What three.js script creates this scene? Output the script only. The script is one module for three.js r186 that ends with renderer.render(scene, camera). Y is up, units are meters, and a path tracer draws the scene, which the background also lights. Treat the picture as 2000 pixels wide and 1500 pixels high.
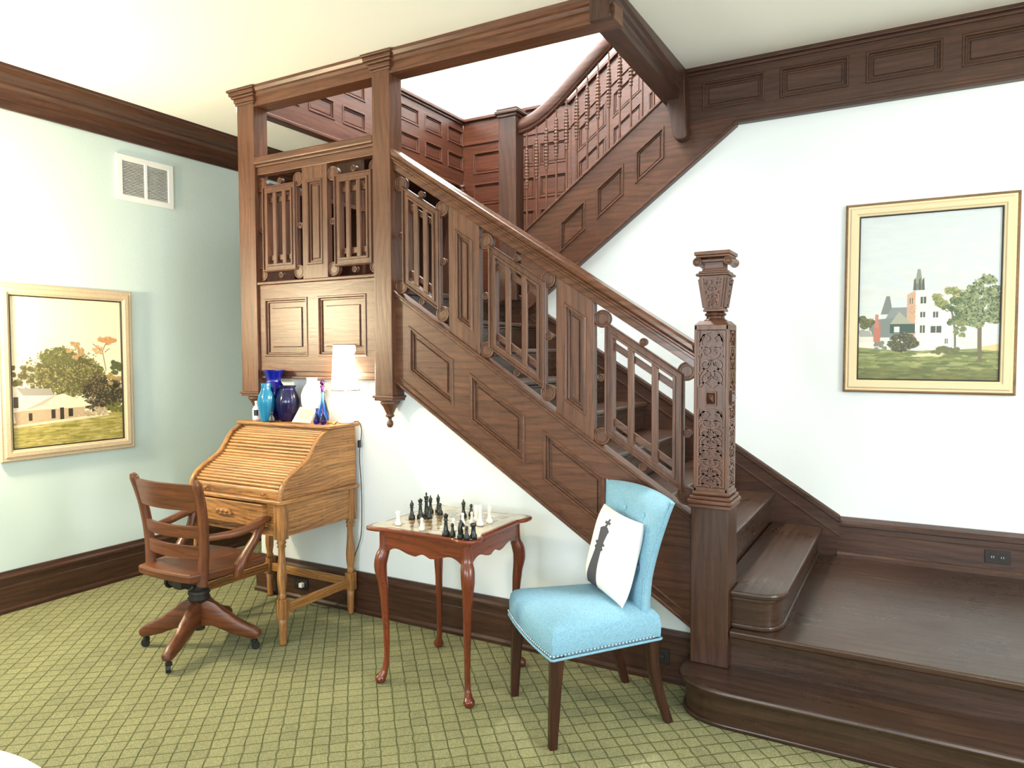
import * as THREE from 'three';
import { RoundedBoxGeometry } from 'three/addons/geometries/RoundedBoxGeometry.js';
import { mergeGeometries, mergeVertices, toCreasedNormals } from 'three/addons/utils/BufferGeometryUtils.js';
import { RectAreaLightUniformsLib } from 'three/addons/lights/RectAreaLightUniformsLib.js';

RectAreaLightUniformsLib.init();
const scene = new THREE.Scene();
scene.background = new THREE.Color(0.02, 0.02, 0.022);
const renderer = new THREE.WebGLRenderer({ antialias: true });
renderer.toneMapping = THREE.LinearToneMapping;
renderer.toneMappingExposure = 1.15;
renderer.shadowMap.enabled = true;

/* ------------------------------------------------ camera */
const camera = new THREE.PerspectiveCamera(2 * Math.atan(750 / 1405.2) * 180 / Math.PI, 2000 / 1500, 0.05, 60);
camera.position.set(0, 1.53, 0);
camera.rotation.order = 'YXZ';
camera.rotation.set(-2.367 * Math.PI / 180, 29.28 * Math.PI / 180, -0.219 * Math.PI / 180);

/* ------------------------------------------------ light levels (the fittings that carry them are built further down) */
const LIGHT = {
  windowFront: 9, windowRight: 8, stairLamp: 55, stairWindow: 4, deskLamp: 1.7, floorLamp: 10, floorLampRight: 4,
};

/* ------------------------------------------------ helpers */
let seed = 12345;
const rnd = () => { seed = (seed * 1664525 + 1013904223) >>> 0; return seed / 4294967296; };
const taken = {};
function numbered(n) { if (!(n in taken)) { taken[n] = 0; return n; } taken[n]++; return n + '_' + String(taken[n]).padStart(3, '0'); }
function shade(o) { o.traverse(c => { if (c.isMesh) { c.castShadow = true; c.receiveShadow = true; } }); return o; }
function thing(name, label, category, pos = [0, 0, 0], turn = 0, group) {
  const g = new THREE.Group(); g.name = numbered(name); scene.add(g);
  g.position.set(...pos); g.rotation.y = turn; g.userData = { label, category };
  if (group) g.userData.group = group;
  return g;
}
function flat(g) { const q = g.index ? g.toNonIndexed() : g; for (const k of Object.keys(q.attributes)) if (!['position', 'normal', 'uv'].includes(k)) q.deleteAttribute(k); return q; }
// box-projected uv in metres, grain (u) along the chosen axis
function uvm(g, grain = 'y') {
  g = flat(g);
  const p = g.attributes.position, n = g.attributes.normal, uv = new Float32Array(p.count * 2), gi = 'xyz'.indexOf(grain);
  g.computeBoundingBox(); const ext = g.boundingBox.getSize(new THREE.Vector3()).toArray();
  const off = (rnd() * 7), off2 = rnd() * 5;
  for (let i = 0; i < p.count; i += 3) {
    let nx = 0, ny = 0, nz = 0;
    for (let k = 0; k < 3; k++) { nx += Math.abs(n.getX(i + k)); ny += Math.abs(n.getY(i + k)); nz += Math.abs(n.getZ(i + k)); }
    let a = nx >= ny && nx >= nz ? 0 : ny >= nz ? 1 : 2;
    let ua, va;
    if (a === gi) { ua = (a + 1) % 3; va = (a + 2) % 3; if (ext[va] > ext[ua]) [ua, va] = [va, ua]; } else { ua = gi; va = 3 - gi - a; }
    for (let k = 0; k < 3; k++) { const c = [p.getX(i + k), p.getY(i + k), p.getZ(i + k)]; uv[(i + k) * 2] = c[ua] + off; uv[(i + k) * 2 + 1] = c[va] + off2; }
  }
  g.setAttribute('uv', new THREE.BufferAttribute(uv, 2));
  return g;
}
function mesh(name, geos, mat, parent, grain = 'y', keepUv = false) {
  let list = (Array.isArray(geos) ? geos : [geos]).map(flat);
  for (const q of list) if (!q.attributes.uv) q.setAttribute('uv', new THREE.BufferAttribute(new Float32Array(q.attributes.position.count * 2), 2));
  let g = list.length > 1 ? mergeGeometries(list) : list[0];
  if (!keepUv) g = uvm(g, grain);
  const m = new THREE.Mesh(g, mat);
  m.name = parent ? name : numbered(name);
  (parent || scene).add(m); m.castShadow = m.receiveShadow = true;
  return m;
}
function tag(o, label, category, group) { o.userData = { ...o.userData, label, category }; if (group) o.userData.group = group; return o; }
function struct(o) { o.userData = { ...o.userData, kind: 'structure' }; return o; }
const at = (g, x, y, z) => g.translate(x, y, z);
function box(x0, x1, y0, y1, z0, z1, r = 0.003) {
  const w = x1 - x0, h = y1 - y0, d = z1 - z0;
  const g = r > 0 ? new RoundedBoxGeometry(w, h, d, 1, Math.min(r, w / 2.1, h / 2.1, d / 2.1)) : new THREE.BoxGeometry(w, h, d);
  return at(g, (x0 + x1) / 2, (y0 + y1) / 2, (z0 + z1) / 2);
}
// polygon in xy, extruded z0..z1 with a small chamfer on the outline
function poly(pts, z0, z1, bev = 0.003, holes = []) {
  const s = new THREE.Shape(pts.map(p => new THREE.Vector2(p[0], p[1])));
  for (const h of holes) s.holes.push(new THREE.Path(h.map(p => new THREE.Vector2(p[0], p[1]))));
  const b = Math.min(bev, (z1 - z0) / 2.2);
  const g = new THREE.ExtrudeGeometry(s, { depth: z1 - z0 - 2 * b, bevelEnabled: b > 0, bevelThickness: b, bevelSize: b, bevelOffset: -b, bevelSegments: 1, curveSegments: 10 });
  return at(g, 0, 0, z0 + b);
}
function shapeGeo(s, depth, bev = 0.003, seg = 12) {
  const b = Math.min(bev, depth / 2.2);
  return at(new THREE.ExtrudeGeometry(s, { depth: depth - 2 * b, bevelEnabled: b > 0, bevelThickness: b, bevelSize: b, bevelOffset: -b, bevelSegments: 2, curveSegments: seg }), 0, 0, b);
}
// profile [[a,b],...] in the (z,y) plane swept along x ; or (x,y) plane swept along z
function alongX(prof, x0, x1) { const g = poly(prof, 0, x1 - x0, 0); g.rotateY(Math.PI / 2); return at(g, x0, 0, 0); } // profile x -> -z
function alongZ(prof, z0, z1) { return poly(prof, z0, z1, 0); }
const lathe = (prof, seg = 24) => new THREE.LatheGeometry(prof.map(p => new THREE.Vector2(p[0], p[1])), seg);
const V = (x, y, z) => new THREE.Vector3(x, y, z);
function tube(pts, r, seg = 24, rad = 8) { return new THREE.TubeGeometry(new THREE.CatmullRomCurve3(pts.map(p => V(...p))), seg, r, rad, false); }
// sweep of a superellipse section whose half sizes change along the path: stations [x,y,z,a,b]; up fixes the b axis
function sweep(st, up = [0, 0, 1], n = 16, power = 2.6, sub = 4) {
  const c = new THREE.CatmullRomCurve3(st.map(s => V(s[0], s[1], s[2])));
  const m = (st.length - 1) * sub, pos = [], idx = [], U = V(...up);
  for (let i = 0; i <= m; i++) {
    const t = i / m, p = c.getPoint(t), T = c.getTangent(t);
    const A = new THREE.Vector3().crossVectors(U, T).normalize(), B = new THREE.Vector3().crossVectors(T, A).normalize();
    const f = t * (st.length - 1), k = Math.min(st.length - 2, Math.floor(f)); let e = f - k; e = e * e * (3 - 2 * e);
    const a = st[k][3] * (1 - e) + st[k + 1][3] * e, b = st[k][4] * (1 - e) + st[k + 1][4] * e;
    for (let j = 0; j < n; j++) {
      const th = j / n * Math.PI * 2, cs = Math.cos(th), sn = Math.sin(th);
      const u = a * Math.sign(cs) * Math.abs(cs) ** (2 / power), v = b * Math.sign(sn) * Math.abs(sn) ** (2 / power);
      pos.push(p.x + A.x * u + B.x * v, p.y + A.y * u + B.y * v, p.z + A.z * u + B.z * v);
    }
  }
  for (let i = 0; i < m; i++) for (let j = 0; j < n; j++) { const a = i * n + j, b = i * n + (j + 1) % n, d = a + n, e = b + n; idx.push(a, b, d, b, e, d); }
  const c0 = pos.length / 3, P0 = st[0], P1 = st[st.length - 1];
  pos.push(P0[0], P0[1], P0[2], P1[0], P1[1], P1[2]);
  for (let j = 0; j < n; j++) { idx.push(c0, (j + 1) % n, j); idx.push(c0 + 1, m * n + j, m * n + (j + 1) % n); }
  const g = new THREE.BufferGeometry(); g.setAttribute('position', new THREE.Float32BufferAttribute(pos, 3)); g.setIndex(idx); g.computeVertexNormals();
  return toCreasedNormals(g, 0.9);
}
// flat strap following a 2-D line: z from 0 to h
function ribbon(pts, w, h) {
  const pos = [], n = pts.length, L = [], R = [];
  for (let i = 0; i < n; i++) {
    const a = pts[Math.max(0, i - 1)], b = pts[Math.min(n - 1, i + 1)]; let dx = b[0] - a[0], dy = b[1] - a[1]; const l = Math.hypot(dx, dy) || 1; dx /= l; dy /= l;
    L.push([pts[i][0] - dy * w / 2, pts[i][1] + dx * w / 2]); R.push([pts[i][0] + dy * w / 2, pts[i][1] - dx * w / 2]);
  }
  const q = (a, b, c, d) => pos.push(...a, ...b, ...c, ...a, ...c, ...d);
  for (let i = 0; i < n - 1; i++) {
    q([...R[i], h], [...R[i + 1], h], [...L[i + 1], h], [...L[i], h]);
    q([...L[i], 0], [...L[i], h], [...L[i + 1], h], [...L[i + 1], 0]);
    q([...R[i], 0], [...R[i + 1], 0], [...R[i + 1], h], [...R[i], h]);
  }
  q([...L[0], 0], [...R[0], 0], [...R[0], h], [...L[0], h]); q([...R[n - 1], 0], [...L[n - 1], 0], [...L[n - 1], h], [...R[n - 1], h]);
  const g = new THREE.BufferGeometry(); g.setAttribute('position', new THREE.Float32BufferAttribute(pos, 3)); g.computeVertexNormals(); return g;
}

/* ------------------------------------------------ textures */
function lattice(n, s) { let q = s >>> 0; const a = new Float32Array(n); for (let i = 0; i < n; i++) { q = (q * 1664525 + 1013904223) >>> 0; a[i] = q / 4294967296; } return a; }
const LAT = lattice(4096, 77);
function vnoise(x, y, px, py, s = 0) { // periodic value noise
  const xi = Math.floor(x), yi = Math.floor(y), fx = x - xi, fy = y - yi, u = fx * fx * (3 - 2 * fx), v = fy * fy * (3 - 2 * fy);
  const h = (i, j) => LAT[((((i % px) + px) % px) * 131 + (((j % py) + py) % py) * 517 + s * 97) & 4095];
  return (h(xi, yi) * (1 - u) + h(xi + 1, yi) * u) * (1 - v) + (h(xi, yi + 1) * (1 - u) + h(xi + 1, yi + 1) * u) * v;
}
function dataTex(w, h, fn, srgb = true) {
  const d = new Uint8Array(w * h * 4);
  for (let j = 0; j < h; j++) for (let i = 0; i < w; i++) { const c = fn(i / w, j / h), k = (j * w + i) * 4; for (let m = 0; m < 3; m++) d[k + m] = Math.max(0, Math.min(255, Math.round(255 * c[m]))); d[k + 3] = 255; }
  const t = new THREE.DataTexture(d, w, h, THREE.RGBAFormat); t.wrapS = t.wrapT = THREE.RepeatWrapping; t.magFilter = THREE.LinearFilter; t.minFilter = THREE.LinearMipmapLinearFilter; t.generateMipmaps = true;
  if (srgb) t.colorSpace = THREE.SRGBColorSpace; t.needsUpdate = true; return t;
}
function grainTex(contrast, s, rings, swirl, specks = 0) {
  return dataTex(512, 512, (u, v) => {
    const warp = vnoise(u * 2, v * 5, 2, 5, s) * swirl + vnoise(u * 5, v * 12, 5, 12, s + 1) * swirl * 0.25;
    const ring = 0.5 + 0.5 * Math.sin((v * rings + warp * 3) * Math.PI * 2);
    const fine = vnoise(u * 8, v * 256, 8, 256, s + 2), mid = vnoise(u * 4, v * 70, 4, 70, s + 6), pore = vnoise(u * 24, v * 256, 24, 256, s + 3);
    const broad = vnoise(u * 3, v * 14, 3, 14, s + 4), fleck = vnoise(u * 30, v * 22, 30, 22, s + 5);
    let t = 0.80 + contrast * ((ring ** 3 - 0.3) * -0.20 + (fine - 0.5) * 0.26 + (mid - 0.5) * 0.22 + (broad - 0.5) * 0.14 - (pore > 0.8 ? 0.16 : 0) + (fleck > 0.82 ? 0.06 : 0));
    const sp = specks && vnoise(u * 150, v * 150, 150, 150, s + 7) > 0.985 && vnoise(u * 9, v * 9, 9, 9, s + 8) > 0.5 ? 1 : 0;
    return sp ? [1, 0.98, 0.95] : [t, t * (0.985 + 0.03 * broad), t * (0.96 + 0.05 * fine)];
  });
}
const grain = grainTex(0.55, 3, 26, 0.8), grainStrong = grainTex(0.75, 11, 48, 1.9), grainTread = grainTex(0.6, 19, 22, 0.6, 1);
const carpetTex = dataTex(1024, 1024, (u, v) => { // 8 x 8 cells of 6.5 cm
  const a = u * 8 + 0.10 * (vnoise(u * 16, v * 16, 16, 16, 1) - 0.5), b = v * 8 + 0.10 * (vnoise(u * 16, v * 16, 16, 16, 2) - 0.5);
  const da = Math.abs(a - Math.round(a)), db = Math.abs(b - Math.round(b));
  const line = Math.max(1 - da / 0.055, 1 - db / 0.055, 0), l = Math.min(1, line * 1.6);
  const pile = vnoise(u * 256, v * 256, 256, 256, 3) * 0.6 + vnoise(u * 128, v * 128, 128, 128, 4) * 0.4;
  const patch = vnoise(u * 4, v * 4, 4, 4, 5) * 0.5 + vnoise(Math.floor(a) * 1, Math.floor(b) * 1, 8, 8, 6) * 0.5;
  const k = 0.80 + 0.36 * (pile - 0.5) + 0.10 * (patch - 0.5);
  const c = [0.655 * k, 0.65 * k, 0.475 * k], d = [0.41 * k, 0.43 * k, 0.235 * k];
  return c.map((q, i) => q * (1 - l) + d[i] * l);
});
const carpetBump = dataTex(1024, 1024, (u, v) => {
  const a = u * 8, b = v * 8, da = Math.abs(a - Math.round(a)), db = Math.abs(b - Math.round(b));
  const line = Math.min(1, Math.max(1 - da / 0.06, 1 - db / 0.06, 0) * 1.5);
  const q = 0.75 - 0.55 * line + 0.25 * vnoise(u * 256, v * 256, 256, 256, 3); return [q, q, q];
}, false);
const plasterBump = dataTex(512, 512, (u, v) => { const q = 0.5 + 0.35 * (vnoise(u * 24, v * 24, 24, 24, 8) - 0.5) + 0.4 * (vnoise(u * 90, v * 90, 90, 90, 9) - 0.5); return [q, q, q]; }, false);
const weave = dataTex(256, 256, (u, v) => { const q = 0.88 + 0.10 * (vnoise(u * 64, v * 128, 64, 128, 12) - 0.5) + 0.10 * (vnoise(u * 128, v * 64, 128, 64, 13) - 0.5); return [q, q, q]; });
weave.repeat.set(4, 4);
const scuff = dataTex(512, 512, (u, v) => { // worn, dusty lacquer on the treads
  const n = vnoise(u * 5, v * 6, 5, 6, 20) * 0.5 + vnoise(u * 16, v * 30, 16, 30, 21) * 0.3 + vnoise(u * 70, v * 120, 70, 120, 22) * 0.2;
  const q = 0.40 + 0.28 * n; return [q, q, q];
}, false);

const M = (o) => new THREE.MeshPhysicalMaterial(o);
const lin = (r, g, b) => new THREE.Color().setRGB(r, g, b);
function wood(c, rough = 0.42, tex = grain, extra = {}) { return M({ color: lin(...c), map: tex, roughness: rough, bumpMap: tex, bumpScale: 0.0006, ...extra }); }
const mat = {
  wall: M({ color: lin(0.58, 0.69, 0.68), roughness: 0.75, bumpMap: plasterBump, bumpScale: 0.0006 }),
  wallWhite: M({ color: lin(0.78, 0.83, 0.85), roughness: 0.7, bumpMap: plasterBump, bumpScale: 0.0006 }),
  ceil: M({ color: lin(0.88, 0.87, 0.81), roughness: 0.85 }),
  carpet: M({ map: carpetTex, roughness: 1, bumpMap: carpetBump, bumpScale: 0.006 }),
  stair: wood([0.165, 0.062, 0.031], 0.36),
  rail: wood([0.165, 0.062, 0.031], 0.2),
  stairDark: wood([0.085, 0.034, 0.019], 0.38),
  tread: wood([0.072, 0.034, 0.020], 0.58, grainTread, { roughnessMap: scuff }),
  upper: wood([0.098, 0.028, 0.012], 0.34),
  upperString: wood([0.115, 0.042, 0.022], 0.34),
  oak: wood([0.52, 0.235, 0.075], 0.4, grainStrong),
  oakSlat: wood([0.54, 0.25, 0.082], 0.4, grain, { bumpMap: null }),
  cherry: wood([0.24, 0.046, 0.016], 0.26, grain, { clearcoat: 0.4, clearcoatRoughness: 0.15 }),
  office: wood([0.20, 0.060, 0.022], 0.36),
  espresso: wood([0.060, 0.018, 0.010], 0.34),
  blue: M({ color: lin(0.27, 0.52, 0.70), map: weave, roughness: 0.95, sheen: 0.2, sheenRoughness: 0.6, sheenColor: lin(0.5, 0.7, 0.85) }),
  nail: M({ color: lin(0.55, 0.62, 0.68), roughness: 0.35, metalness: 0.8 }),
  black: M({ color: lin(0.012, 0.013, 0.013), roughness: 0.4 }),
  iron: M({ color: lin(0.035, 0.03, 0.027), roughness: 0.5, metalness: 0.5 }),
  white: M({ color: lin(0.82, 0.82, 0.80), roughness: 0.5 }),
  ceramic: M({ color: lin(0.84, 0.84, 0.86), roughness: 0.15 }),
  brass: M({ color: lin(0.65, 0.45, 0.16), roughness: 0.3, metalness: 0.9 }),
  steel: M({ color: lin(0.6, 0.6, 0.6), roughness: 0.25, metalness: 1 }),
};

/* ================================================ THE SHELL */
const XL = -4.73, ZS = -3.26, ZB = -4.64, H = 3.178, H2 = 3.335, XR = 3.2, ZF = 2.7;
// floor
{
  const g = box(XL - 0.1, XR + 0.1, -0.1, 0, -6.1, ZF + 0.1, 0);
  const m = mesh('floor', g, mat.carpet, null, 'x');
  const p = m.geometry.attributes.position, uv = m.geometry.attributes.uv, c = Math.cos(0.85), s = Math.sin(0.85), k = 1 / (8 * 0.065);
  for (let i = 0; i < p.count; i++) uv.setXY(i, (p.getX(i) * c + p.getZ(i) * s) * k, (-p.getX(i) * s + p.getZ(i) * c) * k);
  struct(m); m.userData.label = 'green carpet with a diamond grid';
}
{
  const g = poly([[-ZF, 0], [6.1, 0], [6.1, H + 0.1], [-ZF, H + 0.1]], 0, 0.12, 0, [[[3.02, 2.63], [3.36, 2.63], [3.36, 2.86], [3.02, 2.86]]]);
  g.rotateY(Math.PI / 2); struct(mesh('wall_left', at(g, XL - 0.12, 0, 0), mat.wall));
}
struct(mesh('wall_end', box(XL, -3.7, 0, H + 0.1, -6.1, -6.0, 0), mat.wall));
// plaster under the flight
{
  const sb = x => 1.40 - 0.648 * (x + 2.505);
  struct(mesh('wall_middle', poly([[-3.71, 0], [-0.80, 0], [-0.80, sb(-0.80)], [-2.56, sb(-2.56)], [-2.56, 1.5], [-3.71, 1.5]], ZS - 0.12, ZS, 0), mat.wallWhite));
  struct(mesh('wall_under_landing', box(-3.71, -3.60, 0, 1.5, -5.8, ZS - 0.12, 0), mat.wallWhite));
}
// white wall behind the lower flight, under the upper flight
{
  const ub = x => 2.153 + 0.752 * (x + 2.065) + 0.06;
  struct(mesh('wall_back', poly([[-2.66, 0], [XR, 0], [XR, H2 + 0.1], [-1.0, H2 + 0.1], [-1.0, ub(-1.0)], [-2.66, ub(-2.66)]], ZB - 0.12, ZB, 0), mat.wallWhite));
}
struct(mesh('wall_right', box(XR, XR + 0.12, 0, H2 + 0.1, ZB - 0.12, ZF, 0), mat.wall));
// wall behind the camera, with two window openings
const WIN = [[-2.7, -1.1], [0.5, 2.1]], WY = [0.75, 2.55];
struct(mesh('wall_front', poly([[XL - 0.12, 0], [XR + 0.12, 0], [XR + 0.12, H + 0.1], [XL - 0.12, H + 0.1]], ZF, ZF + 0.14, 0, WIN.map(([a, b]) => [[a, WY[0]], [b, WY[0]], [b, WY[1]], [a, WY[1]]])), mat.wall));
// ceilings
{
  const g = poly([[XL - 0.12, -ZF - 0.14], [XR + 0.12, -ZF - 0.14], [XR + 0.12, 3.16], [-1.26, 3.16], [-1.26, 3.22], [-3.77, 3.22], [-3.77, 6.1], [XL - 0.12, 6.1]], 0, 0.14, 0);
  g.rotateX(-Math.PI / 2); at(g, 0, H, 0);
  struct(mesh('ceiling', g, mat.ceil));
  // over the platform the plaster rises a little towards the back wall
  const q = poly([[-3.14, H], [-4.76, H2 + 0.008], [-4.76, H2 + 0.15], [-3.14, H + 0.14]].map(([z, y]) => [-z, y]), 0, XR + 0.12 + 1.33, 0);
  q.rotateY(Math.PI / 2); at(q, -1.33, 0, 0);
  struct(mesh('ceiling_platform', q, mat.ceil));
}
// upper storey round the stairwell
struct(mesh('wall_upper_left', [box(-3.86, -3.745, 3.10, 6.0, -5.8, -3.25, 0), box(-3.86, -3.745, 3.318, 6.0, -3.25, -2.0, 0)], mat.wallWhite));
struct(mesh('wall_upper_back', box(-3.86, 1.6, 1.5, 6.0, -5.86, -5.74, 0), mat.wallWhite));
struct(mesh('wall_upper_right', box(1.6, 1.72, 3.3, 6.0, -5.86, -2.0, 0), mat.wallWhite));
struct(mesh('wall_upper_front', box(-3.86, 1.72, 3.3, 6.0, -2.12, -2.0, 0), mat.wallWhite));
struct(mesh('floor_upper', [box(-0.46, 1.6, 3.42, 3.50, -5.74, -4.76, 0), box(-1.26, 1.6, 3.42, 3.50, -4.76, -2.12, 0), box(-3.74, -1.26, 3.33, 3.50, -3.15, -2.12, 0)], mat.tread, null, 'x'));
struct(mesh('ceiling_upper', box(-3.86, 1.72, 6.0, 6.12, -5.86, -2.0, 0), mat.ceil));

// windows behind the camera (daylight)
const paneMat = new THREE.MeshStandardMaterial({ color: 0x000000, emissive: lin(0.86, 0.95, 1.0), emissiveIntensity: 3 });
function windowUnit(n, w, h, pos, rotY, power, hue) {
  const g = new THREE.Group(); g.name = 'window_' + n; scene.add(g); g.position.set(...pos); g.rotation.y = rotY; g.userData = { kind: 'structure' };
  const fr = [box(-w / 2 - 0.08, -w / 2, -h / 2 - 0.08, h / 2 + 0.08, -0.03, 0.03), box(w / 2, w / 2 + 0.08, -h / 2 - 0.08, h / 2 + 0.08, -0.03, 0.03), box(-w / 2, w / 2, h / 2, h / 2 + 0.08, -0.03, 0.03), box(-w / 2, w / 2, -h / 2 - 0.08, -h / 2, -0.03, 0.05), box(-w / 2, w / 2, -0.025, 0.025, -0.02, 0.02)];
  mesh('window_frame', fr, mat.stairDark, g);
  for (const s of [-1, 1]) mesh('pane', box(-w / 2, w / 2, s < 0 ? -h / 2 : 0.025, s < 0 ? -0.025 : h / 2, -0.012, -0.006, 0), paneMat, g);
  const L = new THREE.RectAreaLight(hue, power, w, h); L.position.set(0, 0, 0.06); L.rotation.y = Math.PI; g.add(L);
}
WIN.forEach(([a, b], i) => windowUnit(i + 1, b - a, WY[1] - WY[0], [(a + b) / 2, (WY[0] + WY[1]) / 2, ZF - 0.01], Math.PI, LIGHT.windowFront, lin(0.90, 0.96, 1.0)));
windowUnit(3, 1.6, 1.9, [XR - 0.04, 1.65, -1.5], -Math.PI / 2, LIGHT.windowRight, lin(0.90, 0.96, 1.0));
windowUnit(4, 1.4, 1.5, [-3.70, 4.95, -4.35], Math.PI / 2, LIGHT.stairWindow, lin(0.97, 0.99, 1.0));

/* ------------------------------------------------ baseboards, crown */
function baseProfile(h, t) { return [[0, 0], [t + 0.016, 0], [t + 0.016, 0.018], [t + 0.006, 0.03], [t, 0.032], [t, h * 0.62], [t - 0.005, h * 0.64], [t - 0.005, h - 0.055], [t + 0.004, h - 0.05], [t + 0.004, h - 0.035], [t - 0.008, h - 0.022], [t - 0.012, h], [0, h]]; }
{
  struct(mesh('baseboard_left', alongZ(baseProfile(0.245, 0.028).map(([a, b]) => [XL + a, b]), -6.0, ZF), mat.stairDark, null, 'z'));
  const g = alongX(baseProfile(0.24, 0.026).map(([a, b]) => [-(ZS + a), b]), -3.735, -0.84);
  struct(mesh('baseboard_middle', [g, alongZ(baseProfile(0.24, 0.026).map(([a, b]) => [-3.71 - a, b]).reverse(), -5.8, ZS)], mat.stairDark, null, 'x'));
  const b = alongX(baseProfile(0.235, 0.028).map(([a, c]) => [-(ZB + a), c + 0.33]), -0.385, XR);
  struct(mesh('baseboard_back', b, mat.stairDark, null, 'x'));
  const cr = [[0, 2.99], [0.018, 2.99], [0.024, 3.005], [0.03, 3.03], [0.055, 3.035], [0.06, 3.05], [0.085, 3.085], [0.12, 3.10], [0.125, 3.112], [0.15, 3.118], [0.19, 3.14], [0.215, 3.162], [0.235, 3.165], [0.24, H], [0, H]];
  struct(mesh('trim_1', alongZ(cr.map(([a, c]) => [XL + a, c]), -6.0, ZF), mat.stairDark, null, 'z'));
}

/* ================================================ joinery builders */
const slopeY = (x, u) => u - 0.648 * (x + 2.505);           // lower flight: u is the height carried back to the upper post
const riseY = (x, u) => u + 0.748 * (x + 2.469);            // upper flight
const levelY = (x, u) => u;
const quad = (f, x0, x1, u0, u1) => [[x0, f(x0, u0)], [x1, f(x1, u0)], [x1, f(x1, u1)], [x0, f(x0, u1)]];
// board with real openings, each filled by a fielded panel and edged with a moulding. zf is the front face.
function panelled(parent, outline, f, openings, zf, th, m, grainAxis = 'x', name = 'board', field = 0.035) {
  openings = openings.map(([a, b, c, d], i) => [a + (i % 7) * 0.00037, b + (i % 5) * 0.00041, c + (i % 11) * 0.00023, d + (i % 3) * 0.00031]);
  const holes = openings.map(([x0, x1, u0, u1]) => quad(f, x0, x1, u0, u1));
  const b = mesh(name, poly(outline, zf - th, zf, 0.002, holes), m, parent, grainAxis);
  for (const [x0, x1, u0, u1] of openings) {
    const e = 0.006, k = field;
    const p = mesh('panel', [poly(quad(f, x0 - e, x1 + e, u0 - e, u1 + e), zf - th - 0.004, zf - 0.016, 0), poly(quad(f, x0 + k, x1 - k, u0 + k, u1 - k), zf - 0.017, zf - 0.008, 0.004)], m, parent, grainAxis);
    const t = 0.014;
    mesh('moulding', [poly(quad(f, x0 - 0.008, x1 + 0.008, u0 - 0.008, u1 + 0.008), zf - 0.014, zf + 0.006, 0.004, [quad(f, x0 + t * 0.5, x1 - t * 0.5, u0 + t * 0.5, u1 - t * 0.5)]),
      poly(quad(f, x0 + t * 0.4, x1 - t * 0.4, u0 + t * 0.4, u1 - t * 0.4), zf - 0.016, zf - 0.006, 0.003, [quad(f, x0 + t * 1.3, x1 - t * 1.3, u0 + t * 1.3, u1 - t * 1.3)])], m, parent, grainAxis);
  }
  return b;
}
// fretwork panel: moulded frame, two upright and two cross slats, corner discs, spacer rings
function fret(parent, f, x0, x1, u0, u1, z, m) {
  const w = 0.046, D = 0.034;
  const fr = mesh('fretwork_panel', [
    poly(quad(f, x0, x1, u0, u1), z - D / 2, z + D / 2, 0.004, [quad(f, x0 + w, x1 - w, u0 + w, u1 - w)]),
    poly(quad(f, x0 + 0.005, x1 - 0.005, u0 + 0.005, u1 - 0.005), z - D / 2 - 0.004, z + D / 2 + 0.009, 0.002, [quad(f, x0 + 0.014, x1 - 0.014, u0 + 0.014, u1 - 0.014)]),
    poly(quad(f, x0 + 0.034, x1 - 0.034, u0 + 0.034, u1 - 0.034), z - D / 2 - 0.002, z + D / 2 + 0.007, 0.002, [quad(f, x0 + w + 0.002, x1 - w - 0.002, u0 + w + 0.002, u1 - w - 0.002)])], m, parent);
  const iw = x1 - x0 - 2 * w, s = 0.031;
  for (const t of [0.30, 0.70]) { const xc = x0 + w + iw * t; mesh('slat', poly(quad(f, xc - s / 2, xc + s / 2, u0 + w - 0.004, u1 - w + 0.004), z + 0.002, z + 0.02, 0.004), m, fr); }
  for (const t of [0.165, 0.835]) { const uc = u0 + (u1 - u0) * t; mesh('slat', poly(quad(f, x0 + w - 0.004, x1 - w + 0.004, uc - 0.017, uc + 0.017), z - 0.016, z + 0.001, 0.002), m, fr, 'x'); }
  const disc = (x, y, r, t) => at(new THREE.CylinderGeometry(r, r, t, 24).rotateX(Math.PI / 2), x, y, z - 0.004);
  const tor = (x, y, r, q, zz) => at(new THREE.TorusGeometry(r, q, 6, 24), x, y, zz);
  for (const [x, u] of [[x0, u0], [x1, u0], [x0, u1], [x1, u1]]) {
    const ox = x === x0 ? -0.012 : 0.012, oy = u === u0 ? -0.012 : 0.012, y = f(x, u) + oy;
    mesh('disc', [disc(x + ox, y, 0.040, 0.026), tor(x + ox, y, 0.038, 0.005, z + 0.009), tor(x + ox, y, 0.026, 0.0025, z + 0.009)], m, fr);
  }
  const xm = (x0 + x1) / 2, um = (u0 + u1) / 2;
  for (const [x, y] of [[xm, f(xm, u1) + 0.022], [xm, f(xm, u0) - 0.022], [x0 - 0.018, f(x0, um)], [x1 + 0.018, f(x1, um)]]) mesh('ring', [disc(x, y, 0.017, 0.022), tor(x, y, 0.0155, 0.004, z + 0.008), tor(x, y, 0.006, 0.003, z + 0.009)], m, fr);
  return fr;
}

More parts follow.
